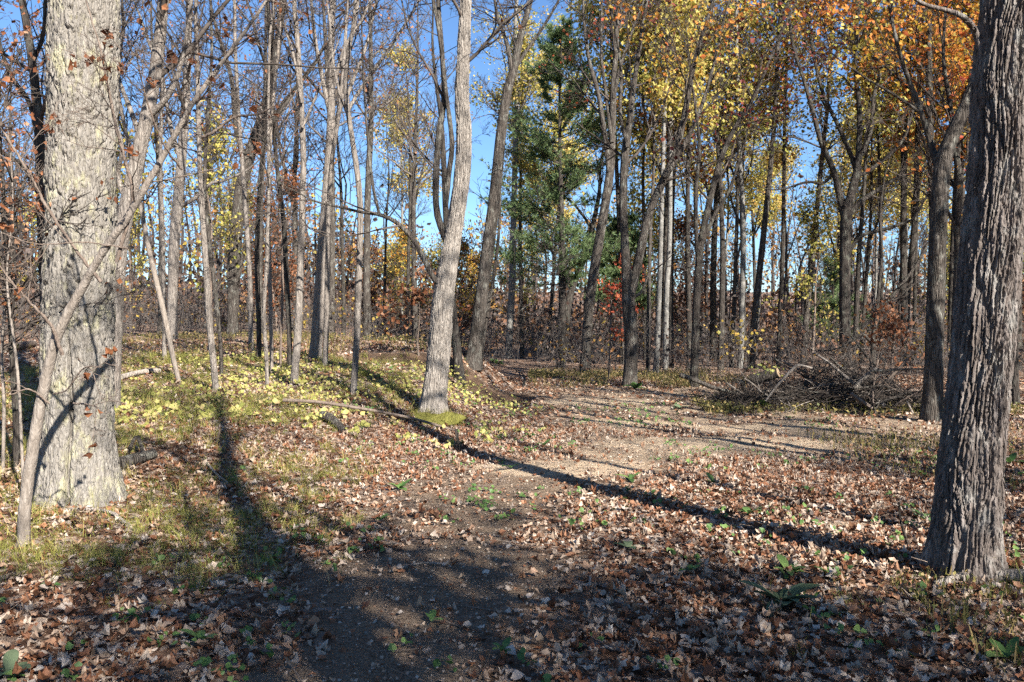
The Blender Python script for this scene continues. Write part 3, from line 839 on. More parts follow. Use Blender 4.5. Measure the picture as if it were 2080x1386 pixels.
ASP = ('leaf_yellow', 2200, 0.14, 0.15, 0.85, 380, 14, 0.22)
def aspen(label, x0, y0, w0, pts, cpy=380, lv=ASP, mat='bark_aspen', d=None, n1=18):
    k = len(pts)
    rows = [(x0, y0, w0)] + [(x, y, w0 * (1 - 0.5 * (i + 1) / k)) for i, (x, y) in enumerate(pts)]
    tree('aspen_tree', label, rows, mat, cpy, n1 + 6, 2.1, (6, 5), ext=6, leaves=lv, flare=0.2, twig='twig_pale' if mat == 'bark_aspen' else 'twig', d=d, ang=(30, 60))
aspen('pale aspen pole close behind the forked maple', 1352, 752, 12, [(1354, 600), (1360, 500), (1362, 350), (1365, 150), (1368, 0)])
aspen('dark twin of the pale aspen pole behind the forked maple', 1364, 748, 9, [(1364, 600), (1366, 450), (1372, 300), (1378, 100)], mat='bark_dark')
aspen('thin grey aspen in the gap right of the forked maple foot', 1316, 750, 9, [(1318, 600), (1322, 450), (1328, 330), (1330, 100)], mat='bark_grey', d=29)
aspen('dark trunk with snapped side stub left of the tight aspen cluster', 1464, 752, 13, [(1466, 640), (1468, 520), (1466, 440), (1462, 340), (1452, 220), (1450, 60)], mat='bark_dark')
aspen('slim grey aspen, left of the tight cluster of three', 1486, 745, 10, [(1492, 600), (1497, 450), (1500, 300), (1502, 100)], mat='bark_grey')
aspen('tall white aspen in the middle of the tight cluster of three', 1504, 748, 13, [(1507, 640), (1510, 500), (1508, 400), (1501, 280), (1497, 120), (1496, 0)])
aspen('leaning grey aspen ending the tight cluster above the brush pile', 1526, 748, 15, [(1532, 660), (1542, 560), (1556, 430), (1566, 330), (1575, 220), (1582, 60)], mat='bark_grey')
aspen('straight dark aspen rising behind the cut log on the pile', 1582, 744, 11, [(1585, 640), (1590, 520), (1592, 400), (1594, 240), (1600, 60)], mat='bark_dark')
aspen('leaning grey aspen behind the middle of the brush pile', 1632, 740, 13, [(1640, 620), (1650, 520), (1660, 420), (1668, 340), (1680, 220), (1690, 60)], mat='bark_grey', n1=12)
tree('oak_tree', 'dark spreading oak behind the brush pile with wide crooked limbs',
     [(1720, 760, 24), (1717, 700, 23), (1716, 600, 22), (1717, 500, 22), (1719, 440, 22), (1728, 400, 18), (1740, 350, 15), (1744, 310, 12), (1746, 230, 10), (1738, 140, 8), (1742, 40, 6)], 'bark_dark', 480, 44, 2.6, (7, 5),
     limbs=[[(1717, 450, 15), (1706, 400, 14), (1692, 345, 11), (1668, 290, 10), (1652, 230, 9), (1632, 160, 7), (1610, 90, 6), (1600, 10, 5)],
            [(1740, 345, 11), (1722, 300, 9), (1700, 250, 8), (1672, 190, 7), (1652, 110, 6), (1640, 20, 5)],
            [(1722, 440, 14), (1750, 408, 11), (1785, 385, 9), (1815, 365, 7), (1845, 355, 5)],
            [(1742, 330, 10), (1768, 270, 8), (1776, 190, 7), (1800, 110, 5), (1810, 20, 4)],
            [(1718, 520, 9), (1750, 480, 8), (1800, 465, 7), (1845, 450, 5)], [(1694, 350, 7), (1672, 372, 6), (1640, 370, 5), (1600, 382, 4)],
            [(1738, 360, 9), (1775, 340, 8), (1830, 290, 7), (1850, 240, 5)]], ext=4, lext=1.2, wander=0.22, leaves=('leaf_yellow', 900, 0.13, 0.0, 0.7, 330, 5, 0.22))
aspen('slim dark trunk leaning right behind the spreading oak', 1736, 750, 11, [(1740, 620), (1746, 500), (1754, 400), (1762, 260), (1768, 80)], mat='bark_dark', n1=10)
tree('maple_tree', 'low bent dark tree with branches sweeping up right of the spreading oak',
     [(1772, 745, 12), (1774, 700, 11), (1778, 660, 10), (1796, 620, 8), (1830, 580, 7), (1860, 540, 6), (1882, 500, 5)], 'bark_dark', 680, 12, 2.2, (7, 6), ext=2,
     limbs=[[(1778, 665, 8), (1784, 600, 7), (1790, 520, 6), (1788, 430, 5)], [(1774, 700, 7), (1752, 680, 6), (1735, 690, 5), (1722, 698, 4)], [(1800, 615, 5), (1830, 600, 4), (1860, 575, 3), (1884, 566, 2)]], d=23)
aspen('dark straight trunk with low twigs left of the grey bent-topped tree', 1834, 742, 15, [(1842, 620), (1853, 510), (1860, 400), (1864, 260), (1870, 80)], mat='bark_dark', n1=20, lv=('leaf_orange', 600, 0.13, 0.1, 0.9, 420, 7, 0.25))
tree('maple_tree', 'grey trunk bending right at its top beside the thick ridged trunk',
     [(1891, 856, 42), (1895, 800, 38), (1898, 700, 36), (1901, 600, 35), (1904, 500, 34), (1909, 400, 33), (1914, 340, 33), (1924, 300, 31), (1944, 255, 28), (1966, 205, 25), (1986, 150, 22), (2000, 80, 20), (2010, 0, 17)], 'bark_grey', 300, 12, 2.2, (7, 6), ext=5, flare=0.3,
     limbs=[[(1908, 345, 15), (1890, 290, 12), (1868, 220, 11), (1845, 160, 9), (1825, 100, 8), (1808, 20, 6)], [(1870, 230, 7), (1835, 205, 6), (1795, 180, 5), (1760, 160, 4)]],
     sides=56, disp=disp_bark(0.034, 0.45, 0.013, 0.003, 431, 1.2, 0.42), lext=1.5, leaves=('leaf_orange', 900, 0.10, 0.2, 1.0, 400, 6, 0.2))
tree('maple_tree', 'dark trunk showing in the slit between the two right-hand trunks',
     [(1934, 770, 14), (1940, 640, 14), (1946, 520, 15), (1944, 440, 16), (1948, 370, 15), (1940, 290, 12), (1928, 200, 9)], 'bark_dark', 520, 20, 2.2, (7, 6), ext=4, d=19, leaves=('leaf_orange', 500, 0.11, 0.4, 1.0, 420, 5, 0.2))
tree('maple_tree', 'dark trunk beyond the far side of the thick ridged trunk',
     [(2062, 800, 16), (2060, 680, 15), (2064, 540, 14), (2070, 400, 12), (2074, 240, 10)], 'bark_dark', 560, 14, 2.0, (7, 6), ext=4, d=17, leaves=('leaf_red', 420, 0.11, 0.0, 0.8, 620, 6, 0.2))
# small rust and red sprays hanging in front of the forked maple
for lbl, lm, rows in (('thin sapling with coral red leaf sprays before the forked maple', 'leaf_red', [(1236, 770, 3), (1240, 680, 3), (1244, 600, 3), (1262, 560, 2), (1290, 535, 2)]),
                      ('rust leaved young beech behind the right end of the brush pile', 'leaf_brown', [(1812, 790, 5), (1812, 740, 5), (1816, 690, 4), (1822, 650, 3)]),
                      ('dark rust leaved bush at the end of the raised bank', 'leaf_brown', [(850, 722, 5), (848, 690, 4), (852, 650, 3), (850, 600, 2)])):
    tree('young_tree', lbl, rows, 'bark_stem', rows[0][1] - 60, 14, 1.1, (6, 4), ext=0, flare=0.0, leaves=(lm, 420, 0.11, 0.0, 1.0, rows[0][1] - 10, 3, 0.10), ang=(45, 90), up=0.03)

# ------------------------------------------------------------------ the white pine
def pine(label, x0, y0, d, height, w, spread, seed, zlo):
    rng = np.random.default_rng(seed)
    b = at(x0, y0, d); b[2] = ground_z(b[0], b[1])
    root = empty('pine_tree', b, label, 'tree')
    z = np.linspace(-0.1, height, 12)
    P = np.column_stack([0.06 * np.sin(z * 0.5), 0 * z, z]); R = np.linspace(w, 0.02, 12)
    trunk_mesh(P, R, 12, 60, 0.3, 0.3, 0.03, seed).obj('trunk', M['bark_dark'], root)
    br, nd = MB(), MB()
    for zz in np.arange(zlo, height - 0.2, 0.36):
        t = (zz - zlo) / (height - zlo)
        n = rng.integers(3, 6)
        L = spread * (1 - t) ** 0.7 * np.interp(t, [0, 0.15, 1], [0.75, 1, 1]) * rng.uniform(0.35, 1.25, n) + 0.3
        a = rng.uniform(0, 6.283, n)
        D = np.column_stack([np.cos(a), np.sin(a), rng.uniform(-0.05, 0.25, n) + 0.5 * t])
        s = np.tile([[0, 0, zz]], (n, 1)) + rng.normal(0, 0.1, (n, 3)) * [0, 0, 1]
        pts = walk(rng, s, D, L, 6, 0.08, 0.03)
        tubes(br, pts, 0.025 * np.linspace(1, 0.25, 6)[None] * np.ones((n, 1)), 4)
        P2, T2, R2, u, par = spawn(rng, pts, np.full((n, 6), 0.01), 13, 0.15, 1.0)
        D2 = splay(rng, T2, 25, 60); D2[:, 2] = D2[:, 2] * 0.4 + 0.22
        p2 = walk(rng, P2, D2, L[par] * rng.uniform(0.18, 0.36, len(P2)) + 0.1, 4, 0.1, 0.08)
        tubes(br, p2, np.full(p2.shape[:2], 0.007), 3)
        for C, T in ((p2[:, 1:].reshape(-1, 3), np.repeat(norm(D2), 3, 0)),):
            m = 20
            C = np.repeat(C, m, 0); T = np.repeat(T, m, 0)
            dirs = norm(T * 0.8 + rng.normal(0, 0.62, C.shape) + [0, 0, 0.12])
            sz = rng.uniform(0.13, 0.24, len(C))
            side = norm(np.cross(dirs, rng.normal(0, 1, C.shape))) * 0.011
            V = np.stack([C - side, C + side, C + dirs * sz[:, None]], 1)
            nd.add(V.reshape(-1, 3), np.arange(len(C) * 3).reshape(-1, 3), np.repeat(np.clip(rng.normal(0.5, 0.22, len(C)), 0, 1), 3))
    br.obj('crown', M['twig'], root)
    nd.obj('foliage', M['needle'], root, smooth=False)
    return root
pine('tall green pine standing behind the trunks in the middle', 1140, 745, 31, 12.6, 0.15, 2.6, 51, 3.2)
pine('small shaded young pine tucked behind the forked maple', 1262, 742, 34, 6.2, 0.07, 1.1, 52, 2.4)
pine('dark little pine far back behind the spreading oak', 1690, 728, 46, 5.0, 0.08, 1.6, 53, 0.8)
# ------------------------------------------------------------------ background trees: prototypes copied as individuals
def prototype(seed, h, r, bark, twig, n1, l1, kids, u0, leaf=None, nleaf=0, size=0.14, lo=0.2, hi=0.9, spread=0.3, clump=5, bend=0.25, fork=False):
    rng = np.random.default_rng(seed)
    z = np.array([-0.15, 0.0, h * 0.12, h * 0.3, h * 0.5, h * 0.7, h * 0.88, h])
    off = np.cumsum(rng.normal(0, bend * 0.25, (8, 2)), 0) * (z[:, None] / h * 2 + 0.1)
    off[:2] = 0
    Rr = r * np.array([1.05, 1.0, 0.9, 0.8, 0.66, 0.45, 0.25, 0.05])
    P = np.column_stack([off, z])
    tr = trunk_mesh(P, Rr, 10, 44, 0.35, 0.3, 0.05, seed)
    S = smooth_path(np.column_stack([P, Rr]), 50)
    k0 = int(50 * u0)
    stems = [(S[k0:, :3], S[k0:, 3])]
    if fork:
        for q in range(2):
            i = 20 + q * 5
            D = np.array([[rng.normal(0, 0.5), rng.normal(0, 0.5), 1.0]])
            w = walk(rng, S[i:i + 1, :3], D, np.array([h * 0.45]), 8, 0.1, 0.06)
            rad = S[i, 3] * np.linspace(0.7, 0.1, 8)
            tubes(tr, w[0], rad, 8)
            stems.append((w[0], rad))
    lv = grow(rng, stems, n1, l1, kids, (30, 65), 0.08, 0.16, 0.5, 0.05, 0.0085, 0.06)
    o = [('trunk', tr.mesh('trunk', M[bark])), ('crown', crown_mesh(lv, np.zeros(3)).mesh('crown', M[twig]))]
    if leaf:
        f = foliage_mesh(rng, lv, np.zeros(3), nleaf, size, spread, 0.3, lo, hi, None, clump=clump)
        o.append(('foliage', f.mesh('foliage', M[leaf], False)))
    return o

PROTO = {
    'aspen_a': prototype(201, 19, 0.12, 'bark_grey', 'twig', 26, 2.9, (7, 5), 0.42, 'leaf_yellow', 5000, 0.16, 0.2, 0.85, 0.24, 14),
    'aspen_b': prototype(202, 17, 0.10, 'bark_aspen', 'twig_pale', 24, 2.7, (7, 5), 0.4, 'leaf_yellow', 5000, 0.16, 0.35, 0.95, 0.24, 14),
    'aspen_c': prototype(203, 18, 0.11, 'bark_dark', 'twig', 26, 2.9, (7, 5), 0.4, 'leaf_yellow', 4200, 0.16, 0.15, 0.75, 0.24, 14),
    'maple_o': prototype(204, 16, 0.16, 'bark_dark', 'twig', 28, 3.4, (7, 6), 0.45, 'leaf_orange', 4200, 0.16, 0.0, 0.9, 0.24, 14, fork=True),
    'maple_y': prototype(205, 15, 0.15, 'bark_dark', 'twig', 28, 3.2, (7, 6), 0.35, 'leaf_yellow', 4200, 0.16, 0.3, 1.0, 0.24, 14, fork=True),
    'oak_b': prototype(206, 16, 0.18, 'bark_grey', 'twig_pale', 24, 3.4, (7, 5), 0.32, 'leaf_brown', 700, 0.14, 0.3, 1.0, clump=3, fork=True),
    'bare_a': prototype(207, 17, 0.14, 'bark_grey', 'twig_pale', 26, 2.6, (7, 6), 0.4, 'leaf_brown', 300, 0.13, 0.5, 1.0, clump=2),
    'bare_b': prototype(208, 15, 0.11, 'bark_dark', 'twig', 26, 2.6, (7, 6), 0.4, fork=True),
    'low_y': prototype(209, 7.5, 0.06, 'bark_stem', 'twig', 26, 1.9, (7, 6), 0.12, 'leaf_yellow', 1300, 0.13, 0.1, 0.8, 0.2, 7),
    'low_r': prototype(210, 5.5, 0.05, 'bark_stem', 'twig', 26, 1.6, (7, 6), 0.08, 'leaf_brown', 1300, 0.13, 0.1, 1.0, 0.2, 7),
    'low_o': prototype(211, 6.5, 0.055, 'bark_stem', 'twig', 26, 1.8, (7, 6), 0.12, 'leaf_orange', 1100, 0.13, 0.0, 0.5, 0.2, 7),
}
KIND = {'aspen_a': ('aspen_tree', 'green-gold aspen'), 'aspen_b': ('aspen_tree', 'pale golden aspen'), 'aspen_c': ('aspen_tree', 'dark aspen'), 'maple_o': ('maple_tree', 'orange maple'),
        'maple_y': ('maple_tree', 'yellow maple'), 'oak_b': ('oak_tree', 'twiggy grey oak'), 'bare_a': ('bare_tree', 'bare grey tree'), 'bare_b': ('bare_tree', 'bare dark tree'),
        'low_y': ('young_tree', 'low yellow tree'), 'low_r': ('young_tree', 'low rust tree'), 'low_o': ('young_tree', 'low orange tree')}
ORD = ['first', 'second', 'third', 'fourth', 'fifth', 'sixth', 'seventh', 'eighth', 'ninth', 'tenth', 'eleventh', 'twelfth']
MARKS = [(-400, 'photo edge'), (158, 'huge oak'), (473, 'low-forked oak'), (640, 'smooth bank trunk'), (880, 'mossy trunk'), (1140, 'pine'), (1279, 'forked maple'),
         (1504, 'aspen cluster'), (1720, 'spreading oak'), (1891, 'bent-topped trunk'), (2600, 'photo edge')]

def place(px, d, kind, rng):
    x = (px - CXP) / FPX * d
    z = float(ground_z(x, d))
    nm = KIND[kind][0]
    r = empty(nm, (x, d, z))
    s = rng.uniform(0.85, 1.15)
    r.scale = (s * rng.uniform(0.9, 1.1), s * rng.uniform(0.9, 1.1), s)
    r.rotation_euler = (rng.normal(0, 0.02), rng.normal(0, 0.025), rng.uniform(0, 6.283))
    for pn, me in PROTO[kind]:
        c = bpy.data.objects.new(pn, me); COL.objects.link(c); c.parent = r
    return r

rng = np.random.default_rng(77)
spots = []
def scatter(n, x0, x1, d0, d1, kinds, mind=1.3):
    k = tries = 0
    while k < n and tries < 4000:
        tries += 1
        d = math.sqrt(rng.uniform(d0 * d0, d1 * d1)); px = rng.uniform(x0, x1)
        x = (px - CXP) / FPX * d
        if any((x - q[0]) ** 2 + (d - q[1]) ** 2 < mind * mind for q in spots): continue
        spots.append((x, d, px, kinds[int(rng.integers(0, len(kinds)))]))
        k += 1
scatter(5, -120, 690, 25, 36, ['bare_a', 'bare_b', 'bare_a'])
scatter(14, -150, 700, 36, 58, ['oak_b', 'bare_a', 'low_y', 'bare_b', 'oak_b', 'bare_a'])
scatter(6, 690, 900, 34, 60, ['low_y', 'low_r', 'bare_b'])
scatter(7, 950, 1300, 34, 58, ['aspen_a', 'aspen_b', 'maple_y', 'low_y'])
scatter(9, 800, 1120, 40, 60, ['low_y', 'low_o', 'aspen_b', 'low_r'])
scatter(15, 1250, 2200, 28, 42, ['aspen_a', 'aspen_c', 'bare_b', 'aspen_b', 'aspen_c', 'bare_b'])
scatter(17, 1250, 2200, 42, 62, ['aspen_a', 'aspen_b', 'aspen_b', 'maple_y', 'low_y'])
scatter(5, 1300, 2200, 30, 44, ['low_y', 'low_y', 'low_r'])
scatter(2, 735, 850, 27, 36, ['bare_a', 'bare_b'])
scatter(4, 200, 640, 28, 40, ['low_r', 'low_y'])
spots += [((px - CXP) / FPX * dd_, dd_, px, 'maple_o') for px, dd_ in ((1350, 33), (1450, 38), (1840, 33), (1900, 28), (1930, 31), (1985, 37))]
gaps = {}
for s in spots:
    g = max(i for i, mk in enumerate(MARKS) if mk[0] <= s[2])
    gaps.setdefault((g, s[3]), []).append(s)
for (g, kind), lst in sorted(gaps.items()):
    lst.sort(key=lambda s: s[2])
    for i, s in enumerate(lst):
        o = place(s[2], s[1], kind, rng)
        a, b = MARKS[g][1], MARKS[g + 1][1]
        o_txt = (ORD[i] + ' ') if len(lst) > 1 else ''
        tail = ' from the left' if len(lst) > 1 else ''
        tag(o, f'{o_txt}{KIND[kind][1]}{tail}, far back between {a} and {b}', 'tree', 'background trees of the wood')

# ------------------------------------------------------------------ far woods (one mass), woods beside and behind the camera
def far_woods():
    rng = np.random.default_rng(91)
    mb, lf = MB(), MB()
    n = 560
    d = rng.uniform(60, 115, n); px = rng.uniform(-500, 2600, n)
    x = (px - CXP) / FPX * d; z = ground_z(x, d)
    h = rng.uniform(8, 15, n) * np.interp(px, [600, 760, 900, 1100], [1.0, 0.5, 0.55, 0.9])
    P = np.stack([np.stack([x, d, z - 0.2], -1), np.stack([x + rng.normal(0, 0.5, n), d, z + h * 0.5], -1), np.stack([x + rng.normal(0, 0.9, n), d, z + h], -1)], 1)
    tubes(mb, P, np.stack([h * 0.011, h * 0.008, h * 0.002], 1), 5, rng.choice([0.0, 0.08, 0.25], n))
    P2, T2, R2, u, par = spawn(rng, P, np.full((n, 3), 0.04), 8, 0.3, 1.0)
    pts = walk(rng, P2, splay(rng, T2, 30, 70), h[par] * rng.uniform(0.1, 0.25, len(P2)), 4, 0.2, 0.1)
    tubes(mb, pts, np.full(pts.shape[:2], 0.028) * np.array([1, 0.8, 0.6, 0.4]), 3, np.full(len(pts), 0.22))
    P3, T3, R3, u, par3 = spawn(rng, pts, np.full(pts.shape[:2], 0.02), 3, 0.2, 1.0)
    p3 = walk(rng, P3, splay(rng, T3, 30, 70), rng.uniform(0.6, 1.4, len(P3)), 3, 0.2, 0.1)
    tubes(mb, p3, np.full(p3.shape[:2], 0.018), 3, np.full(len(p3), 0.25))
    tone = rng.choice([0.28, 0.45, 0.58, 0.66, 0.8, 0.9], n, p=[0.12, 0.18, 0.25, 0.2, 0.2, 0.05])
    tp = tone[par][par3]
    c = np.repeat(p3[:, 1:].reshape(-1, 3), 1, 0); t = np.repeat(tp, 2)
    keep = rng.random(len(c)) < 0.75
    c, t = c[keep], t[keep]
    c = c + rng.normal(0, 0.3, c.shape)
    cards(mb, c, norm(rng.normal(0, 1, c.shape) + [0.4, -0.6, 0.4]), rng.uniform(0, 6.28, len(c)), rng.uniform(0.22, 0.42, len(c)), LEAFQ_V, LEAFQ_F, np.clip(t + rng.normal(0, 0.06, len(t)), 0, 1), 0.08, rng)
    nlow = 40000
    dl = rng.uniform(58, 118, nlow); pl = rng.uniform(-600, 2700, nlow)
    xl = (pl - CXP) / FPX * dl
    hl = np.abs(rng.normal(0, 1, nlow)) * (2.4 + 1.5 * vnoise(xl * 0.08, dl * 0.08, 0, 95))
    cl = np.stack([xl, dl, ground_z(xl, dl) + 0.15 + hl], -1)
    tl = np.clip(0.26 + 0.22 * vnoise(xl * 0.25, dl * 0.25, 1, 96) + rng.normal(0, 0.09, nlow), 0.02, 0.85)
    cards(mb, cl, norm(rng.normal(0, 1, cl.shape) + [0.3, -0.6, 0.3]), rng.uniform(0, 6.28, nlow), rng.uniform(0.3, 0.55, nlow), LEAFQ_V, LEAFQ_F, tl, 0.08, rng)
    o = mb.obj('far_woods', M['far'], smooth=False)
    tag(o, 'hazy mass of autumn woodland closing the view far behind the trunks', 'woods', kind='stuff')
far_woods()

def undergrowth():
    rng = np.random.default_rng(92)
    tw, lf = MB(), MB()
    n = 1150
    d = np.sqrt(rng.uniform(23 ** 2, 62 ** 2, n)); px = rng.uniform(-250, 2350, n)
    x = (px - CXP) / FPX * d
    keep = ~((px < 1080) & (px > 250) & (d < 31)) & ~((px >= 1080) & (px < 1500) & (d < 24.5)) & ~((px <= 250) & (d < 15))
    d, px, x = d[keep], px[keep], x[keep]
    n = len(d); z = ground_z(x, d)
    h = rng.uniform(0.7, 2.6, n)
    m = 5
    P = np.repeat(np.stack([x, d, z], -1), m, 0) + rng.normal(0, 0.25, (n * m, 3)) * [1, 1, 0]
    D = np.column_stack([rng.normal(0, 0.3, n * m), rng.normal(0, 0.3, n * m), np.ones(n * m)])
    pts = walk(rng, P, D, np.repeat(h, m) * rng.uniform(0.6, 1.1, n * m), 3, 0.12, 0.03)
    tubes(tw, pts, np.full(pts.shape[:2], 0.010) * np.linspace(1, 0.5, 3), 3, rng.uniform(0, 1, n * m))
    P2, T2, R2, u, par = spawn(rng, pts, np.full(pts.shape[:2], 0.01), 4, 0.2, 1.0)
    p2 = walk(rng, P2, splay(rng, T2, 35, 80), rng.uniform(0.25, 0.7, len(P2)), 3, 0.2, 0.05)
    tubes(tw, p2, np.full(p2.shape[:2], 0.0065), 3)
    o1 = tw.obj('undergrowth_stems', M['twig_pale'])
    tag(o1, 'thicket of thin grey brown stems at the foot of the woods', 'undergrowth', kind='stuff')
    c = p2[:, 1:].reshape(-1, 3)
    tone = np.clip(rng.normal(0.5, 0.3, n), 0, 1)
    t = np.repeat(np.repeat(np.repeat(tone, m), 4), 2)
    keep = rng.random(len(c)) < np.repeat(np.repeat(np.repeat(rng.uniform(0.05, 0.8, n), m), 4), 2)
    c, t = c[keep], t[keep]
    c = c + rng.normal(0, 0.06, c.shape)
    cards(lf, c, norm(rng.normal(0, 1, c.shape) + [0.3, -0.5, 0.5]), rng.uniform(0, 6.28, len(c)), rng.uniform(0.09, 0.17, len(c)), LEAFQ_V, LEAFQ_F, np.clip(0.10 + 0.52 * t + 0.16 * (t > 0.8) + rng.normal(0, 0.07, len(t)), 0, 1), 0.06, rng)
    o2 = lf.obj('undergrowth', M['far'], smooth=False)
    tag(o2, 'rust and yellow shrub leaves filling the gaps between the trunks', 'undergrowth', kind='stuff')
undergrowth()

def surrounding_woods():
    """the trees beside and behind the camera that shade the clearing"""
    rng = np.random.default_rng(93)
    mb, lf = MB(), MB()
    # a leaning broken trunk whose shadow crosses the foreground
    a = np.array([1.4, -1.0, -0.1]); b = np.array([3.9, -0.3, 10.5])
    t = np.linspace(0, 1, 10)[:, None]
    P = a + (b - a) * t + np.column_stack([0.12 * np.sin(t * 7), 0 * t, 0 * t])
    tubes(mb, P, np.linspace(0.30, 0.03, 10), 14, cap=True)
    lv = grow(rng, [(P[3:], np.linspace(0.32, 0.05, 7))], 16, 2.4, (7, 6), (40, 80), 0.05, 0.2, 0.35, 0.1, 0.008)
    for q in lv: tubes(mb, *q)
    trees = [(6.3, 6.4, 15, 0.10, 0.0), (7.7, 9.0, 15, 0.11, 0.1), (9.4, 11.2, 16, 0.12, 0.2), (8.6, 4.6, 16, 0.13, 0.0), (3.3, -0.4, 12, 0.07, 0.0), (12.2, 8.6, 16, 0.12, 0.2), (4.4, -4.6, 7.0, 0.12, 0.3), (6.5, -5.6, 9.0, 0.12, 0.4), (7.2, -8.6, 10, 0.12, 0.3), (1.9, -4.6, 7.0, 0.09, 0.12), (8.6, -7.0, 8.5, 0.1, 0.4), (13.5, -2.5, 17, 0.18, 0.2), (6.6, 1.2, 13, 0.09, 0.0),
             (15, 4, 16, 0.16, 0.3), (10.5, 6.0, 15, 0.13, 0.1), (19, 9, 17, 0.16, 0.6), (14.5, 11, 16, 0.14, 0.4), (22, 15, 17, 0.16, 0.8), (17.5, 18, 16, 0.15, 0.7), (25, 22, 17, 0.16, 0.9), (20, 25.5, 16, 0.15, 0.9),
             (28, 29, 17, 0.16, 0.9), (32, 19, 17, 0.16, 0.8), (21, 1, 18, 0.18, 0.4), (34, 33, 17, 0.16, 0.9), (16, -9, 18, 0.2, 0.3)]
    for x, y, h, r, leaf in trees:
        z0 = float(ground_z(x, y))
        z = np.array([-0.15, 0.15, 0.35, 0.55, 0.75, 0.9, 1.0]) * h; z[0] = -0.2
        off = np.cumsum(rng.normal(0, 0.22, (7, 2)), 0); off[0] = 0
        P = np.column_stack([x + off[:, 0], y + off[:, 1], z0 + z])
        R = r * np.array([1.1, 0.95, 0.8, 0.62, 0.4, 0.2, 0.05])
        S = smooth_path(np.column_stack([P, R]), 24)
        tubes(mb, S[:, :3], S[:, 3], 10)
        lv = grow(rng, [(S[8:, :3], S[8:, 3])], 20, 3.4, (6, 4), (30, 65), 0.08, 0.16, 0.5, 0.05, 0.010)
        for q in lv: tubes(mb, *q)
        if leaf > 0:
            f = foliage_mesh(rng, lv, np.zeros(3), int(2600 * leaf), 0.15, 0.3, 0.3, 0.1, 0.9, None, clump=5)
            for V, F, T in zip(f.v, f.f, f.t): lf.add(V, F, T)
    tag(mb.obj('surrounding_woods', M['twig']), 'bare woodland beside and behind the clearing that throws its shadows', 'woods', kind='stuff')
    tag(lf.obj('surrounding_foliage', M['leaf_yellow'], smooth=False), 'yellow leaf canopy of the woodland beside the clearing', 'woods', kind='stuff')
surrounding_woods()

# ------------------------------------------------------------------ near sapling in front of the huge oak and its neighbours
def px_tube(mb, rows, d, n=40, sides=10, dd=0.0, kink=0.0, rng=RNG):
    Q = px_path(rows, d)
    Q[:, 1] += np.linspace(0, dd, len(Q))
    S = smooth_path(Q, n)
    S[:, :3] += rng.normal(0, kink, (n, 3))
    tubes(mb, S[:, :3], S[:, 3], sides)
    return S

def near_sapling():
    rng = np.random.default_rng(120)
    d = hit(52, 1108)
    b = at(52, 1108, d); b[2] = ground_z(b[0], b[1])
    root = empty('beech_sapling', b, 'crooked leaning sapling with dead brown leaves in front of the huge oak', 'tree')
    main = [(46, 1150, 27), (52, 1108, 25), (62, 1010, 23), (84, 890, 22), (107, 790, 21), (127, 722, 20), (142, 685, 20), (172, 632, 18), (205, 582, 17), (222, 556, 15), (258, 507, 15), (308, 442, 14), (368, 346, 12), (408, 282, 11), (450, 220, 9), (520, 132, 7), (585, 45, 5), (625, -20, 4)]
    br = [[(236, 532, 9), (262, 455, 7), (275, 395, 7), (262, 330, 6), (244, 252, 6), (230, 170, 5), (220, 110, 4), (204, 50, 3), (190, -15, 2)],
          [(206, 572, 8), (168, 518, 6), (130, 455, 6), (112, 415, 6), (84, 350, 5), (40, 268, 5), (6, 196, 4), (-30, 110, 3)],
          [(127, 722, 8), (118, 660, 7), (96, 620, 5), (60, 560, 4), (20, 470, 3)],
          [(410, 280, 7), (440, 268, 6), (480, 242, 5), (530, 238, 4), (570, 220, 3)],
          [(370, 345, 5), (352, 300, 4), (340, 220, 3), (345, 150, 2)], [(260, 505, 5), (230, 500, 3), (180, 495, 3), (100, 500, 2), (40, 480, 2)],
          [(110, 800, 4), (150, 790, 3), (200, 745, 3), (250, 742, 2)], [(100, 820, 4), (70, 790, 3), (40, 800, 2)], [(150, 820, 4), (190, 818, 3), (232, 822, 2)]]
    mb = MB(); S0 = px_tube(mb, main, d, 90, 14, -0.5, 0.0015, rng)
    for v in mb.v: v -= b.astype(np.float32)
    mb.obj('trunk', M['bark_sapling'], root)
    stems = [(S0[45:, :3], S0[45:, 3])]
    for k, row in enumerate(br):
        frac = np.interp(row[0][1], [-20, 1150], [1, 0])
        mb = MB(); S = px_tube(mb, row, d - 0.5 * frac, 40, 7, rng.normal(-0.1, 0.25), 0.002, rng)
        for v in mb.v: v -= b.astype(np.float32)
        mb.obj('limb', M['bark_stem'], root)
        stems.append((S[8:, :3], S[8:, 3]))
    lv = grow(rng, stems, 60, 0.55, (5, 3), (25, 70), 0.02, 0.16, 0.5, 0.05, 0.0022, 0.007)
    crown_mesh(lv, b).obj('crown', M['bark_stem'], root)
    P = lv[-1][0].reshape(-1, 3)
    c = np.repeat(P[rng.integers(0, len(P), 60)], 3, 0) + rng.normal(0, 0.02, (180, 3))
    mb = MB()
    nr = norm(rng.normal(0, 1, c.shape) * [1, 1, 0.5] + [0.2, -0.6, 0])
    cards(mb, c - b, nr, np.pi + rng.normal(0, 0.5, len(c)), rng.uniform(0.03, 0.062, len(c)), LEAF5_V * [0.7, 1, 2.5], LEAF5_F, rng.uniform(0.0, 0.75, len(c)), 0.13, rng)
    mb.obj('foliage', M['leaf_brown'], root, smooth=False)
near_sapling()

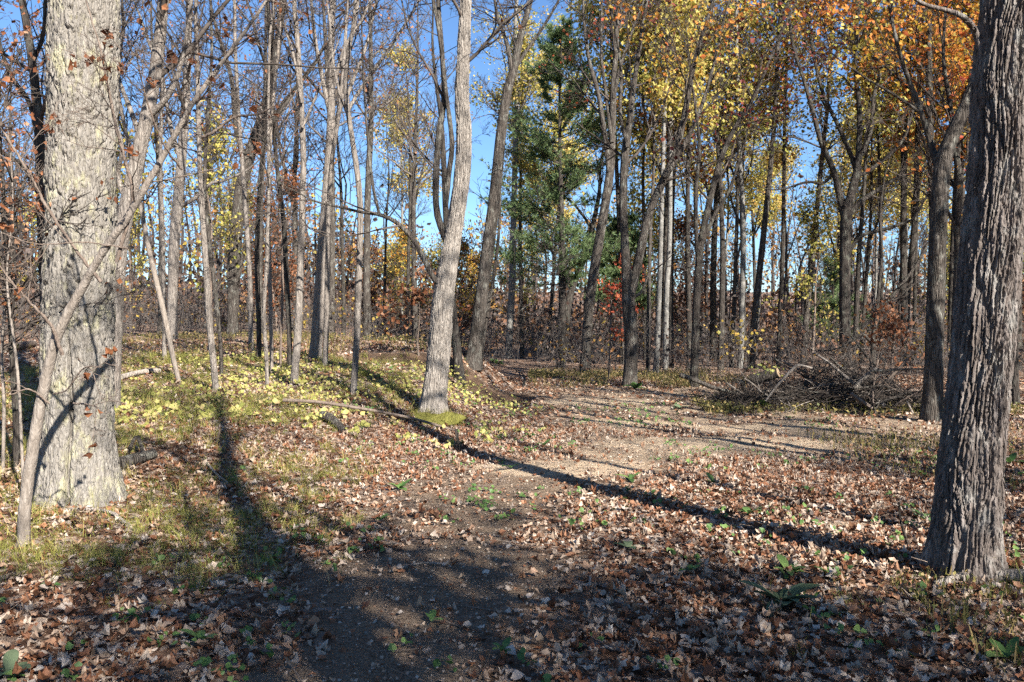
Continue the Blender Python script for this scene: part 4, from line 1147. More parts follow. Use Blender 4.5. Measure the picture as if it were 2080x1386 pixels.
def edge_stems():
    specs = [('dark thin sapling at the left photo edge beside the huge oak', 'bark_dark', [(30, 985, 15), (34, 880, 14), (28, 760, 13), (22, 640, 12), (14, 480, 10), (0, 300, 8), (-12, 120, 6)], 8.2, 260),
             ('grey whip of a sapling crossing the dark thin sapling', 'bark_sapling', [(48, 1010, 6), (44, 900, 6), (36, 760, 6), (24, 660, 5), (14, 560, 4), (26, 420, 3), (20, 300, 2)], 7.0, 120),
             ('pale upright whip at the far left photo edge', 'bark_sapling', [(6, 930, 7), (8, 820, 7), (4, 720, 6), (10, 600, 5), (2, 460, 4)], 8.0, 90)]
    for i, (lbl, mt, rows, d, nl) in enumerate(specs):
        tree('beech_sapling', lbl, rows, mt, 760, 20, 0.9, (6, 4), ext=0.5, flare=0.05, d=d, leaves=('leaf_brown', nl * 2, 0.055, 0.15, 0.95, 860, 3, 0.07), up=0.02, rmax=0.012)
edge_stems()
# ------------------------------------------------------------------ fallen leaves
def outline(kind):
    if kind == 'maple':
        half = [(90, 1.0), (74, 0.62), (66, 0.70), (56, 0.42), (42, 0.92), (28, 0.55), (16, 0.60), (2, 0.40), (-14, 0.72), (-36, 0.36), (-62, 0.32), (-84, 0.12)]
    elif kind == 'maple2':
        half = [(90, 0.92), (70, 0.46), (48, 0.98), (26, 0.44), (2, 0.78), (-30, 0.36), (-60, 0.30), (-86, 0.10)]
    elif kind == 'oak':
        half = [(90, 1.0), (80, 0.78), (66, 0.74), (60, 0.50), (42, 0.60), (34, 0.36), (10, 0.48), (-10, 0.28), (-36, 0.46), (-60, 0.34), (-82, 0.70)]
    elif kind == 'scrap':
        half = [(90, 0.9), (40, 0.6), (-10, 0.75), (-50, 0.5), (-86, 0.8)]
    else:
        half = [(90, 1.0), (66, 0.72), (38, 0.56), (5, 0.50), (-30, 0.50), (-60, 0.55), (-84, 0.62)]
    pts = [(math.cos(math.radians(a)) * r, math.sin(math.radians(a)) * r) for a, r in half]
    pts = pts + [(-x, y) for x, y in pts[::-1] if abs(x) > 0.02]
    o = np.array(pts)
    rad = np.linalg.norm(o, axis=1, keepdims=True)
    soft = rad.mean() + (rad - rad.mean()) * (1.0 if kind == 'beech' else 0.62)
    return o / rad * soft * 0.56

def leaf_template(kind, rng, curl):
    o = outline(kind)
    n = len(o)
    mid = o * 0.45
    V2 = np.vstack([o, mid[::2], [[0, 0]]]) if False else np.vstack([o, [[0, -0.02]]])
    x, y = V2[:, 0], V2[:, 1]
    a, b, c = rng.normal(0, curl, 3)
    z = a * x * x * 3.0 + b * y * y * 1.6 + c * x * y * 2.0 + np.abs(x) * rng.uniform(0.0, 0.7) * curl
    z = z + rng.normal(0, 0.05, len(z)) * curl * 1.5
    V = np.column_stack([x, y, z])
    F = np.stack([np.full(n, n), np.arange(n), (np.arange(n) + 1) % n], -1)
    return V, F

rngL = np.random.default_rng(140)
TPL_HI = [leaf_template(k, rngL, c) for k in ('maple2', 'oak', 'maple2', 'beech', 'oak', 'beech', 'scrap', 'maple2', 'scrap') for c in (0.4, 1.2)]
TPL_MID = [leaf_template(k, rngL, c) for k in ('maple2', 'beech', 'maple2', 'oak') for c in (0.6, 1.2)]
TPL_LO = [(LEAF5_V - [0, 0.5, 0] + np.column_stack([np.zeros(7), np.zeros(7), rngL.normal(0, 0.1, 7)]), LEAF5_F) for k in range(4)]
TPL_LO = [(np.vstack([V[[0, 2, 3, 4]] * [1.15, 1, 1.4]]), np.array([[0, 1, 2], [0, 2, 3]])) for V, F in TPL_LO]

def litter_tint(rng, n):
    t = np.where(rng.random(n) < 0.46, rng.normal(0.24, 0.13, n), rng.normal(0.70, 0.18, n))
    return np.clip(t, 0.0, 1.0)

TRUNKS = [(o.location.x, o.location.y) for o in bpy.data.objects if o.type == 'EMPTY' and o.location.y < 16]

def litter_points(rng, d0, d1, dens, margin=1.0):
    half = d1 * 0.62 + margin
    n = int(dens * (d1 - d0) * 2 * half)
    x = rng.uniform(-half, half, n); y = rng.uniform(d0, d1, n)
    k = np.abs(x) < y * 0.62 + margin
    x, y = x[k], y[k]
    b = bareness(x, y)
    cl = 0.5 + 0.5 * fbm(x * 1.1, y * 1.1, 0, 151, 3)
    grassy = grassiness(x, y)
    keep = rng.random(len(x)) < np.clip(1.04 - 1.04 * b, 0.06, 1) * np.clip(0.35 + 1.1 * cl, 0, 1) * (1 - 0.68 * grassy)
    return x[keep], y[keep]

def grassiness(x, y):
    n = fbm(x * 0.9, y * 0.9, 0, 161, 3)
    g = sstep((-0.95 - 0.10 * (y - 6) - x) / 0.9) * sstep((y - 4.5) / 1.1) * sstep((11.5 - y) / 2.5)
    g2 = np.exp(-(((x - 2.5) / 0.75) ** 2 + ((y - 4.75) / 0.5) ** 2))
    g3 = sstep((np.interp(y, TOE_Y, TOE_X) - 1.0 - x) / 1.5) * sstep((y - 9) / 2) * 0.8
    return np.clip(np.maximum(np.maximum(g, g2), g3) * (0.85 + 1.0 * n), 0, 1)

def ground_normal(x, y):
    e = 0.05
    return norm(np.stack([-(ground_z(x + e, y) - ground_z(x - e, y)) / (2 * e), -(ground_z(x, y + e) - ground_z(x, y - e)) / (2 * e), np.ones(len(x))], -1))

def build_litter():
    rng = np.random.default_rng(141)
    mb = MB()
    near = None
    for (d0, d1, dens, tpl, smin, smax, tilt, lift) in ((2.6, 8.5, 640, TPL_HI, 0.028, 0.090, 0.26, 0.020), (8.5, 14, 400, TPL_MID, 0.032, 0.078, 0.28, 0.016), (14, 26, 150, TPL_LO, 0.045, 0.09, 0.28, 0.014)):
        x, y = litter_points(rng, d0, d1, dens)
        n = len(x)
        z = ground_z(x, y) + rng.uniform(0.006, lift + 0.012, n)
        nr = norm(ground_normal(x, y) + rng.normal(0, tilt, (n, 3)) * [1, 1, 0.2])
        yaw = rng.uniform(0, 6.283, n); size = smin + (smax - smin) * rng.beta(1.6, 1.9, n); t = litter_tint(rng, n)
        which = rng.integers(0, len(tpl), n)
        skip = np.zeros(n, bool)
        if d0 < 3:
            inview = (y > 3.72) & (np.abs(x) < y * 0.60)
            order = np.argsort(np.where(inview, y / size, 1e9))
            skip[order[:300]] = True
            near = (x[skip], y[skip], z[skip], nr[skip], yaw[skip], size[skip], t[skip], which[skip])
        for w in range(len(tpl)):
            k = (which == w) & ~skip
            cards(mb, np.stack([x, y, z], -1)[k], nr[k], yaw[k], size[k], tpl[w][0], tpl[w][1], t[k], 0.045, rng)
    ns = 34000                                   # crumbled bits
    xs = rng.uniform(-6.5, 7.5, ns); ys = 3.0 + 9 * rng.random(ns) ** 1.3
    kk = np.abs(xs) < ys * 0.62 + 0.8
    xs, ys = xs[kk], ys[kk]; ns = len(xs)
    cards(mb, np.stack([xs, ys, ground_z(xs, ys) + rng.uniform(0.002, 0.012, ns)], -1), norm(rng.normal(0, 0.35, (ns, 3)) + [0, 0, 1]), rng.uniform(0, 6.28, ns), rng.uniform(0.008, 0.028, ns), LEAFQ_V, LEAFQ_F, litter_tint(rng, ns), 0.12, rng)
    o = mb.obj('leaf_litter', M['litter'], smooth=False)
    tag(o, 'carpet of curled brown, tan and grey fallen leaves over the clearing', 'leaf litter', kind='stuff')
    # the nearest leaves, each on its own
    cache = {}
    x, y, z, nr, yaw, size, t, which = near
    Bm = rot_basis(nr, yaw)
    from mathutils import Matrix
    for i in range(len(x)):
        key = (int(which[i]), int(round(float(t[i]) * 7)))
        if key not in cache:
            m1 = MB(); m1.add(TPL_HI[key[0]][0], TPL_HI[key[0]][1], key[1] / 7.0)
            cache[key] = m1.mesh('leaf', M['litter'], False)
        lo = bpy.data.objects.new('leaf', cache[key]); COL.objects.link(lo)
        mt = Matrix([[*(Bm[i][r] * size[i]), (x[i], y[i], z[i])[r]] for r in range(3)] + [[0, 0, 0, 1]])
        lo.parent = GROUND
        lo.matrix_basis = mt
build_litter()

def gravel_and_twigs():
    rng = np.random.default_rng(144)
    OV = np.array([[1, 0, 0], [-1, 0, 0], [0, 1, 0], [0, -1, 0], [0, 0, 0.7], [0, 0, -0.7]], float)
    OF = np.array([[0, 2, 4], [2, 1, 4], [1, 3, 4], [3, 0, 4], [2, 0, 5], [1, 2, 5], [3, 1, 5], [0, 3, 5]])
    n = 16000
    x = rng.uniform(-2.2, 4.5, n); y = rng.uniform(3.0, 12.5, n)
    k = rng.random(n) < bareness(x, y) ** 1.5 * 0.8
    x, y = x[k], y[k]; n = len(x)
    mb = MB()
    cards(mb, np.stack([x, y, ground_z(x, y) + 0.001], -1), norm(rng.normal(0, 0.4, (n, 3)) + [0, 0, 1]), rng.uniform(0, 6.28, n), 0.0035 + 0.011 * rng.random(n) ** 3, OV, OF, rng.random(n), 0.18, rng)
    tag(mb.obj('gravel', M['stone'], smooth=False), 'small pebbles strewn over the bare dirt of the track', 'gravel', kind='stuff')
    n = 2600
    x = rng.uniform(-6, 8, n); y = rng.uniform(3.2, 17, n)
    k = np.abs(x) < 0.62 * y + 0.6
    x, y = x[k], y[k]; n = len(x)
    a = rng.uniform(0, 6.283, n)
    P = walk(rng, np.stack([x, y, ground_z(x, y) + 0.02], -1), np.column_stack([np.cos(a), np.sin(a), rng.normal(0, 0.1, n)]), rng.uniform(0.05, 0.38, n), 4, 0.18, 0.0)
    P[..., 2] = np.maximum(P[..., 2], ground_z(P[..., 0], P[..., 1]) + 0.004)
    mb = MB(); tubes(mb, P, rng.uniform(0.0012, 0.0045, n)[:, None] * np.array([1, 0.9, 0.75, 0.5]), 4, rng.random(n))
    tag(mb.obj('twig_litter', M['bark_stem']), 'short dead twigs scattered through the leaf litter', 'twigs', kind='stuff')
gravel_and_twigs()

# ------------------------------------------------------------------ grass
def blades(mb, P, D, L, w, tint, seg=4, droop=0.5, rng=RNG):
    """arching strips"""
    n = len(P)
    side = norm(np.cross(D, np.array([0, 0, 1.0])) + rng.normal(0, 0.15, (n, 3)))
    pts = [P]
    d = norm(D)
    for k in range(seg):
        d = norm(d + np.array([0, 0, -1.0]) * (droop * rng.uniform(0.6, 1.4, n))[:, None] * (k + 0.3) / seg)
        pts.append(pts[-1] + d * (L / seg)[:, None])
    pts = np.stack(pts, 1)
    wd = np.linspace(1, 0.15, seg + 1)[None, :, None] * w[:, None, None]
    V = np.stack([pts - side[:, None] * wd, pts + side[:, None] * wd], 2)
    i = np.arange(n)[:, None] * (seg + 1) * 2 + np.arange(seg)[None] * 2
    F = np.stack([i, i + 1, i + 3, i + 2], -1).reshape(-1, 4)
    mb.add(V.reshape(-1, 3), F, np.repeat(tint, (seg + 1) * 2))

def build_grass():
    rng = np.random.default_rng(171)
    mb = MB()
    n = 17000
    x = rng.uniform(-9.5, 4.2, n); y = rng.uniform(3.4, 20, n)
    k = (rng.random(n) < grassiness(x, y) ** 1.3 * np.interp(y, [3, 9, 16, 20], [1, 0.8, 0.6, 0.5])) & (np.abs(x) < 0.64 * y + 0.8)
    x, y = x[k], y[k]
    m = 17
    n = len(x)
    tl = rng.uniform(0.10, 0.27, n); tc = np.clip(rng.normal(0.45, 0.2, n), 0, 1)
    ldir = rng.uniform(0, 6.283, n)
    P = np.repeat(np.stack([x, y, ground_z(x, y) - 0.01], -1), m, 0) + rng.normal(0, 0.03, (n * m, 3)) * [1, 1, 0]
    a = np.repeat(ldir, m) + rng.normal(0, 1.0, n * m); out = rng.uniform(0.15, 0.9, n * m)
    D = np.column_stack([np.cos(a) * out, np.sin(a) * out, np.ones(n * m)])
    blades(mb, P, D, np.repeat(tl, m) * rng.uniform(0.5, 1.25, n * m), rng.uniform(0.0009, 0.0021, n * m) * np.interp(P[:, 1], [4, 12], [1, 1.9]), np.clip(np.repeat(tc, m) + rng.normal(0, 0.16, n * m), 0, 1), 3, 1.15, rng)
    # loose single blades
    n = 9000
    x = rng.uniform(-8, 4.2, n); y = rng.uniform(3.2, 15, n)
    k = (rng.random(n) < grassiness(x, y)) & (np.abs(x) < 0.64 * y + 0.8)
    x, y = x[k], y[k]; n = len(x)
    a = rng.uniform(0, 6.283, n); out = rng.uniform(0.3, 1.3, n)
    blades(mb, np.stack([x, y, ground_z(x, y)], -1), np.column_stack([np.cos(a) * out, np.sin(a) * out, np.ones(n)]), rng.uniform(0.08, 0.24, n), np.full(n, 0.0018), np.clip(rng.normal(0.55, 0.25, n), 0, 1), 3, 0.7, rng)
    tag(mb.obj('grass', M['grass'], smooth=False), 'tufts of arching green and straw-coloured grass on the bank', 'grass', kind='stuff')
build_grass()

def build_weeds():
    rng = np.random.default_rng(172)
    mb = MB()
    def zone(n, fx, fy, hlo, hhi, lo, hi, ls=1.0):
        x, y = fx(n * 2), fy(n * 2)
        cl = 0.42 + 1.4 * fbm(x * 0.9, y * 0.9, 0, 63, 2) - 1.4 * scarp_face(x, y)
        kk = rng.random(2 * n) < cl
        x, y = x[kk], y[kk]; n = len(x)
        hhi = hhi * 0.85
        P = np.stack([x, y, ground_z(x, y)], -1)
        a = rng.uniform(0, 6.283, n); o = rng.uniform(0, 0.5, n)
        D = np.column_stack([np.cos(a) * o, np.sin(a) * o, np.ones(n)])
        blades(mb, P, D, rng.uniform(hlo, hhi, n), rng.uniform(0.004, 0.010, n), np.clip(rng.uniform(lo, hi, n), 0, 1), 3, 0.3, rng)
        c = P + D * rng.uniform(0.05, hhi * 0.7, n)[:, None]
        cards(mb, c, norm(rng.normal(0, 1, c.shape) + [0.2, -0.4, 0.6]), rng.uniform(0, 6.28, n), ls * rng.uniform(0.03, 0.075, n), LEAFQ_V, LEAFQ_F, np.clip(rng.uniform(lo - 0.15, hi, n), 0, 1), 0.06, rng)
    zone(4200, lambda n: rng.uniform(0.5, 7.0, n), lambda n: rng.uniform(21.6, 27.5, n), 0.06, 0.38, 0.0, 1.0)
    zone(2600, lambda n: rng.uniform(3.6, 9.5, n), lambda n: rng.normal(16.2, 0.7, n), 0.06, 0.25, 0.0, 0.7)
    zone(3800, lambda n: rng.uniform(-13, -1.0, n), lambda n: rng.uniform(20, 32, n), 0.08, 0.32, 0.0, 0.9)
    zone(1200, lambda n: rng.uniform(4.2, 8.0, n), lambda n: rng.uniform(8, 13, n), 0.06, 0.22, 0.0, 0.8, 0.6)
    zone(500, lambda n: rng.uniform(2.2, 4.0, n), lambda n: rng.uniform(3.7, 5.0, n), 0.04, 0.15, 0.0, 0.8, 0.4)
    tag(mb.obj('weeds', M['weed'], smooth=False), 'dry golden weeds and low herbs along the edge of the woods', 'weeds', kind='stuff')
build_weeds()

# ------------------------------------------------------------------ yellow-leaved ground plants on the bank
def yellow_zone(x, y):
    n = fbm(x * 0.7, y * 0.7, 0, 181, 3)
    t = sstep((np.interp(y, TOE_Y, TOE_X) + 0.5 - x) / 0.9) * sstep((y - 9.3) / 1.8) * sstep((20 - y) / 3) * sstep((x + 8.0) / 2.5)
    return np.clip(t * (0.42 + 1.6 * n), 0, 1) * (1 - np.clip(1.5 * scarp_face(x, y), 0, 1))

def yellow_plants():
    rng = np.random.default_rng(182)
    protos = []
    for k in range(6):
        m1, m2 = MB(), MB()
        n = int(rng.integers(3, 8))
        a = rng.uniform(0, 6.283, n); r = rng.uniform(0.02, 0.15, n); h = rng.uniform(0.015, 0.09, n)
        tip = np.column_stack([np.cos(a) * r, np.sin(a) * r, h])
        tubes(m1, np.stack([np.zeros((n, 3)), tip * [0.4, 0.4, 0.75], tip], 1), np.full((n, 3), 0.0018), 3)
        nr = norm(rng.normal(0, 0.4, (n, 3)) + [SDIR.x * 0.5, SDIR.y * 0.9, 0.9])
        cards(m2, tip, nr, rng.uniform(0, 6.283, n), rng.uniform(0.03, 0.075, n), (LEAF5_V - [0, 0.1, 0]) * [1.05, 1, 1], LEAF5_F, np.clip(rng.normal(0.55, 0.25, n), 0, 1), 0.03, rng)
        protos.append((m1.mesh('stem', M['leaf_green']), m2.mesh('leaves', M['leaf_ground'], False)))
    n = 9000
    x = rng.uniform(-9, 1.5, n); y = rng.uniform(8.8, 20, n)
    k = rng.random(n) < yellow_zone(x, y) * 0.20
    x, y = x[k], y[k]
    o = np.argsort(y)
    x, y = x[o], y[o]
    names = []
    for i in range(min(150, len(x))):
        st, lf = protos[int(rng.integers(0, 6))]
        r = empty('yellow_plant', (x[i], y[i], float(ground_z(x[i], y[i]))), 'low plant with soft yellow leaves among the litter near the foot of the bank', 'plant', 'yellow plants near the foot of the bank')
        r.rotation_euler = (0, 0, rng.uniform(-0.8, 0.8)); s = rng.uniform(0.75, 1.25); r.scale = (s, s, s)
        for nm, me in (('stem', st), ('leaves', lf)):
            c = bpy.data.objects.new(nm, me); COL.objects.link(c); c.parent = r
    x, y = x[150:], y[150:]
    m = 7; n = len(x)
    P = np.repeat(np.stack([x, y, ground_z(x, y)], -1), m, 0) + rng.normal(0, 0.26, (n * m, 3)) * [1, 1, 0] + np.column_stack([np.zeros(n * m), np.zeros(n * m), rng.uniform(0.015, 0.10, n * m)])
    nr = norm(rng.normal(0, 0.45, P.shape) + [SDIR.x * 0.5, SDIR.y * 0.9, 0.9])
    mb = MB()
    cards(mb, P, nr, rng.uniform(0, 6.28, len(P)), rng.uniform(0.03, 0.07, len(P)), LEAF5_V, LEAF5_F, np.clip(rng.normal(0.55, 0.28, len(P)), 0, 1), 0.03, rng)
    tag(mb.obj('yellow_ground_cover', M['leaf_ground'], smooth=False), 'spread of small yellow leaves covering the higher bank between the poles', 'ground cover', kind='stuff')
yellow_plants()

# ------------------------------------------------------------------ broad-leaved green plants
def blade_leaf(L, w, rise, bendk, fold=0.25, seg=7):
    t = np.linspace(0, 1, seg + 1)
    prof = np.sin(np.pi * np.clip(t * 0.93 + 0.04, 0, 1)) ** 0.8 * w
    y = L * t; z = rise * t - bendk * t * t
    V = np.concatenate([np.column_stack([-prof, y, z + prof * fold]), np.column_stack([0 * t, y, z]), np.column_stack([prof, y, z + prof * fold])])
    n = seg + 1
    F = []
    for k in range(seg):
        F += [[k, k + 1, n + k + 1, n + k], [n + k, n + k + 1, 2 * n + k + 1, 2 * n + k]]
    return V, np.array(F)

def rosette(label, px, py, size, n, mat, seed, name='broadleaf_plant', upright=0.6, wide=0.2, d=None):
    rng = np.random.default_rng(seed)
    d = d or hit(px, py)
    b = at(px, py, d); b[2] = ground_z(b[0], b[1])
    root = empty(name, b, label, 'plant')
    for k in range(n):
        L = size * rng.uniform(0.6, 1.1)
        V, F = blade_leaf(L, L * wide * rng.uniform(0.8, 1.2), L * upright * rng.uniform(0.4, 1.2), L * rng.uniform(0.15, 0.5))
        a = 6.283 * k / n + rng.normal(0, 0.35)
        c, s = math.cos(a), math.sin(a)
        V = np.column_stack([V[:, 0] * c - V[:, 1] * s, V[:, 0] * s + V[:, 1] * c, V[:, 2] + 0.02])
        mb = MB(); mb.add(V, F, float(np.clip(rng.normal(0.55, 0.25), 0, 1)))
        mb.obj('leaf', M[mat], root)
    return root
rosette('large grey green mullein rosette in the leaf litter before the ridged trunk', 1590, 1232, 0.23, 12, 'leaf_mullein', 301, 'mullein_plant', 0.7, 0.22)
G = [('two-leaved mullein seedling lying in brown litter mid foreground', 1278, 1120, 0.14, 4, 'leaf_mullein'), ('pale upright leaf pair left of the sandy patch edge', 1282, 978, 0.15, 4, 'leaf_green'),
     ('green weed cluster at the dirt path beside the grass', 812, 998, 0.12, 9, 'leaf_green'), ('small bright weed in the litter left of the dirt path', 772, 1062, 0.09, 5, 'leaf_green'),
     ('lone green seedling on the bare dirt path', 878, 1268, 0.07, 4, 'leaf_green'), ('dark broad leaves in shade at the bottom by the dirt path', 410, 1312, 0.11, 6, 'leaf_green'),
     ('pale round-leaved plant in the bottom photo corner beside grass', 18, 1378, 0.15, 6, 'leaf_mullein'), ('leafy green weed above the shadow line by the ridged trunk', 1600, 1168, 0.13, 9, 'leaf_green'),
     ('green leaf pair lying right of the sandy strip', 1452, 988, 0.12, 3, 'leaf_green'), ('sunlit pale plant near the foot of the ridged trunk', 1880, 1058, 0.12, 5, 'leaf_green'),
     ('broad weed leaves just beyond the ridged trunk at the photo edge', 2052, 945, 0.17, 6, 'leaf_green'), ('small upright pale leaf in litter above the mullein rosette', 1402, 1168, 0.09, 4, 'leaf_green'),
     ('bright lime weed between mullein rosette and ridged trunk', 1690, 1176, 0.11, 6, 'leaf_green'), ('shaded broad dock at the lower right photo corner', 2045, 1345, 0.13, 7, 'leaf_green'),
     ('green sprig in litter left of the bottom middle', 1020, 1330, 0.09, 6, 'leaf_green'), ('tall green dock in front of the brush pile', 1690, 826, 0.36, 9, 'leaf_green'),
     ('low green dock before the left end of the brush pile', 1548, 832, 0.30, 8, 'leaf_green'), ('broad green clump at the foot of the forked maple', 1292, 792, 0.34, 9, 'leaf_green'),
     ('bushy green plant where the bank meets the back woods', 1010, 742, 0.45, 12, 'leaf_green'), ('pale mullein at the near edge of the weeds by the slender dark trunk', 1420, 808, 0.25, 7, 'leaf_mullein'),
     ('small mullein at the clearing edge left of the brush pile', 1380, 832, 0.18, 7, 'leaf_mullein'), ('green weed on the sunny track beyond the sand', 1105, 908, 0.14, 6, 'leaf_green'),
     ('lime leaf upright in the long shadow on the track', 1038, 955, 0.14, 3, 'leaf_green'), ('low weed in the litter below the sandy strip', 1522, 1050, 0.12, 5, 'leaf_green')]
for i, (lbl, px, py, sz, n, mt) in enumerate(G):
    rosette(lbl, px, py, sz, n, mt, 310 + i, 'mullein_plant' if mt == 'leaf_mullein' else 'green_weed', 0.55 if mt == 'leaf_mullein' else 0.8, 0.24)

# low scattered sprigs nobody would count
def sprigs():
    rng = np.random.default_rng(199)
    mb = MB()
    n = 900
    x = rng.uniform(-3, 5.5, n); y = rng.uniform(3.7, 17, n)
    k = (np.abs(x) < 0.62 * y + 0.5) & (vnoise(x * 0.8, y * 0.8, 0, 55) > 0.0)
    x, y = x[k], y[k]; n = len(x); m = 6
    P = np.repeat(np.stack([x, y, ground_z(x, y) + 0.03], -1), m, 0) + rng.normal(0, 0.035, (n * m, 3)) * [1, 1, 0.5]
    cards(mb, P, norm(rng.normal(0, 0.5, P.shape) + [0.2, -0.4, 0.8]), rng.uniform(0, 6.28, n * m), rng.uniform(0.02, 0.05, n * m), LEAF5_V, LEAF5_F, rng.uniform(0.2, 1, n * m), 0.04, rng)
    tag(mb.obj('sprouts', M['leaf_green'], smooth=False), 'scattered tiny green sprouts poking through the leaf litter', 'sprouts', kind='stuff')
sprigs()

# ------------------------------------------------------------------ logs, sticks, brush pile
def ground_stick(name, label, pts_px, w, mat='dead_wood', lift=0.0, cat='branch', sides=9, knots=0.06, seed=0, parent=None, cap=True):
    """pts_px: (px, py, lift above the soil); width in metres start-end"""
    rng = np.random.default_rng(500 + seed)
    rows = []
    for k, (px, py, lf) in enumerate(pts_px):
        if lf > 0.2 and k:      # raised end: keep the distance of the previous point
            d = rows[-1][1]
            p = at(px, py, d)
        else:
            d = hit(px, py); p = at(px, py, d); p[2] = ground_z(p[0], p[1]) + lf + lift
        rows.append([*p, np.interp(k, [0, len(pts_px) - 1], w)])
    S = smooth_path(np.array(rows), 30)
    base = S[0, :3].copy()
    mb = MB()
    R = S[:, 3] * (1 + knots * fbm(np.arange(30) * 0.35, 0 * np.arange(30), seed, 3, 2))
    tubes(mb, S[:, :3] - base, R, sides, cap=cap)
    o = mb.obj(name, M[mat], parent, loc=base)
    if parent is None: tag(o, label, cat)
    return o
ground_stick('fallen_log', 'dark fallen log poking out behind the huge oak foot', [(240, 958, 0.06), (275, 945, 0.06), (312, 932, 0.05)], (0.075, 0.05), 'bark_grey', seed=1, cat='log', sides=14)
ground_stick('fallen_branch', 'thin forked stub standing on the dark fallen log', [(262, 938, 0.13), (278, 924, 0.19), (288, 935, 0.12), (290, 946, 0.06)], (0.018, 0.022), 'bark_dark', seed=2)
ground_stick('fallen_branch', 'curved grey stick in the grass before the huge oak', [(130, 1040, 0.02), (190, 1042, 0.03), (228, 1050, 0.03), (246, 1062, 0.02), (262, 1072, 0.01)], (0.010, 0.020), seed=3)
ground_stick('fallen_branch', 'pale stick lying in the shadow tip right of the oak', [(418, 945, 0.03), (440, 970, 0.03), (462, 985, 0.02)], (0.014, 0.008), seed=4)
ground_stick('fallen_log', 'short weathered log on the bank left of the leaning pole', [(246, 772, 0.05), (290, 762, 0.06), (325, 758, 0.05)], (0.05, 0.04), seed=5, cat='log', sides=12)
ground_stick('fallen_log', 'orange brown rotten log beyond the dark edge saplings', [(8, 716, 0.1), (40, 711, 0.1), (68, 706, 0.1)], (0.10, 0.09), 'bark_stem', seed=6, cat='log', sides=12)
ground_stick('fallen_branch', 'long thin pole lying down the bank to the propped stake', [(575, 828, 0.10), (650, 838, 0.14), (760, 852, 0.12), (840, 868, 0.12), (928, 876, 0.24)], (0.028, 0.016), 'bark_stem', seed=7)
ground_stick('fallen_branch', 'short dark upright stake propping the end of the long pole', [(936, 918, 0.0), (930, 895, 0.21), (926, 872, 0.3)], (0.024, 0.018), 'bark_dark', seed=8)
ground_stick('fallen_log', 'thick stub of log half buried under the long thin pole', [(655, 852, 0.04), (672, 862, 0.07), (700, 880, 0.02)], (0.075, 0.05), 'bark_grey', seed=9, cat='log', sides=14)
ground_stick('fallen_log', 'pale barkless log end running out at the right photo edge', [(1898, 1196, 0.02), (1950, 1188, 0.04), (2010, 1186, 0.05), (2120, 1196, 0.06)], (0.022, 0.045), 'bark_pole', seed=10, cat='log', sides=14)
ground_stick('fallen_branch', 'dark bare stick leaning up from litter beside the ridged trunk', [(1868, 1165, 0.01), (1846, 1120, 0.03), (1830, 1060, 0.25), (1826, 1020, 0.35)], (0.014, 0.006), 'bark_dark', seed=11)
ground_stick('fallen_branch', 'short grey twig on the yellow bank below the long pole', [(630, 950, 0.01), (655, 938, 0.03)], (0.009, 0.007), seed=12)
ground_stick('fallen_branch', 'low branch lying at the top of the sunny back bank', [(1062, 790, 0.03), (1066, 770, 0.05), (1050, 752, 0.04)], (0.03, 0.02), 'bark_dark', seed=13)
ground_stick('fallen_branch', 'bleached twig beside the path at the bottom middle', [(790, 1165, 0.01), (850, 1152, 0.02), (905, 1148, 0.01)], (0.007, 0.005), seed=14)

def moss_mound():
    rng = np.random.default_rng(521)
    d = hit(880, 848) - 0.10
    b = at(884, 850, d); b[2] = ground_z(b[0], b[1])
    root = empty('moss_mound', b, 'shaggy green moss and grass mound at the foot of the middle trunk', 'moss')
    u = np.linspace(0, 2 * np.pi, 25)[:-1]; v = np.linspace(0, np.pi / 2, 9)
    U, W = np.meshgrid(u, v)
    r = 1 + 0.22 * vnoise(np.cos(U) * 2, np.sin(U) * 2, W * 2, 9)
    V = np.stack([0.46 * r * np.cos(U) * np.cos(W), 0.38 * r * np.sin(U) * np.cos(W), 0.17 * r * np.sin(W) - 0.05], -1).reshape(-1, 3)
    i = np.arange(9 * 24).reshape(9, 24); nx = np.roll(i, -1, 1)
    mb = MB(); mb.add(V, np.stack([i[:-1], nx[:-1], nx[1:], i[1:]], -1).reshape(-1, 4), 0.4)
    mb.obj('cushion', M['moss'], root)
    k = rng.integers(0, len(V), 2600)
    P = V[k] + rng.normal(0, 0.02, (2600, 3)) * [1.4, 1.4, 0.5]; N = norm(V[k] / [0.2, 0.15, 0.04])
    g = MB(); blades(g, P, norm(N + rng.normal(0, 0.5, N.shape) + [0, 0, 0.3]), rng.uniform(0.03, 0.13, 2600), np.full(2600, 0.0022), np.clip(rng.normal(0.55, 0.22, 2600), 0, 1), 3, 0.6, rng)
    g.obj('blades', M['moss'], root, smooth=False)
moss_mound()

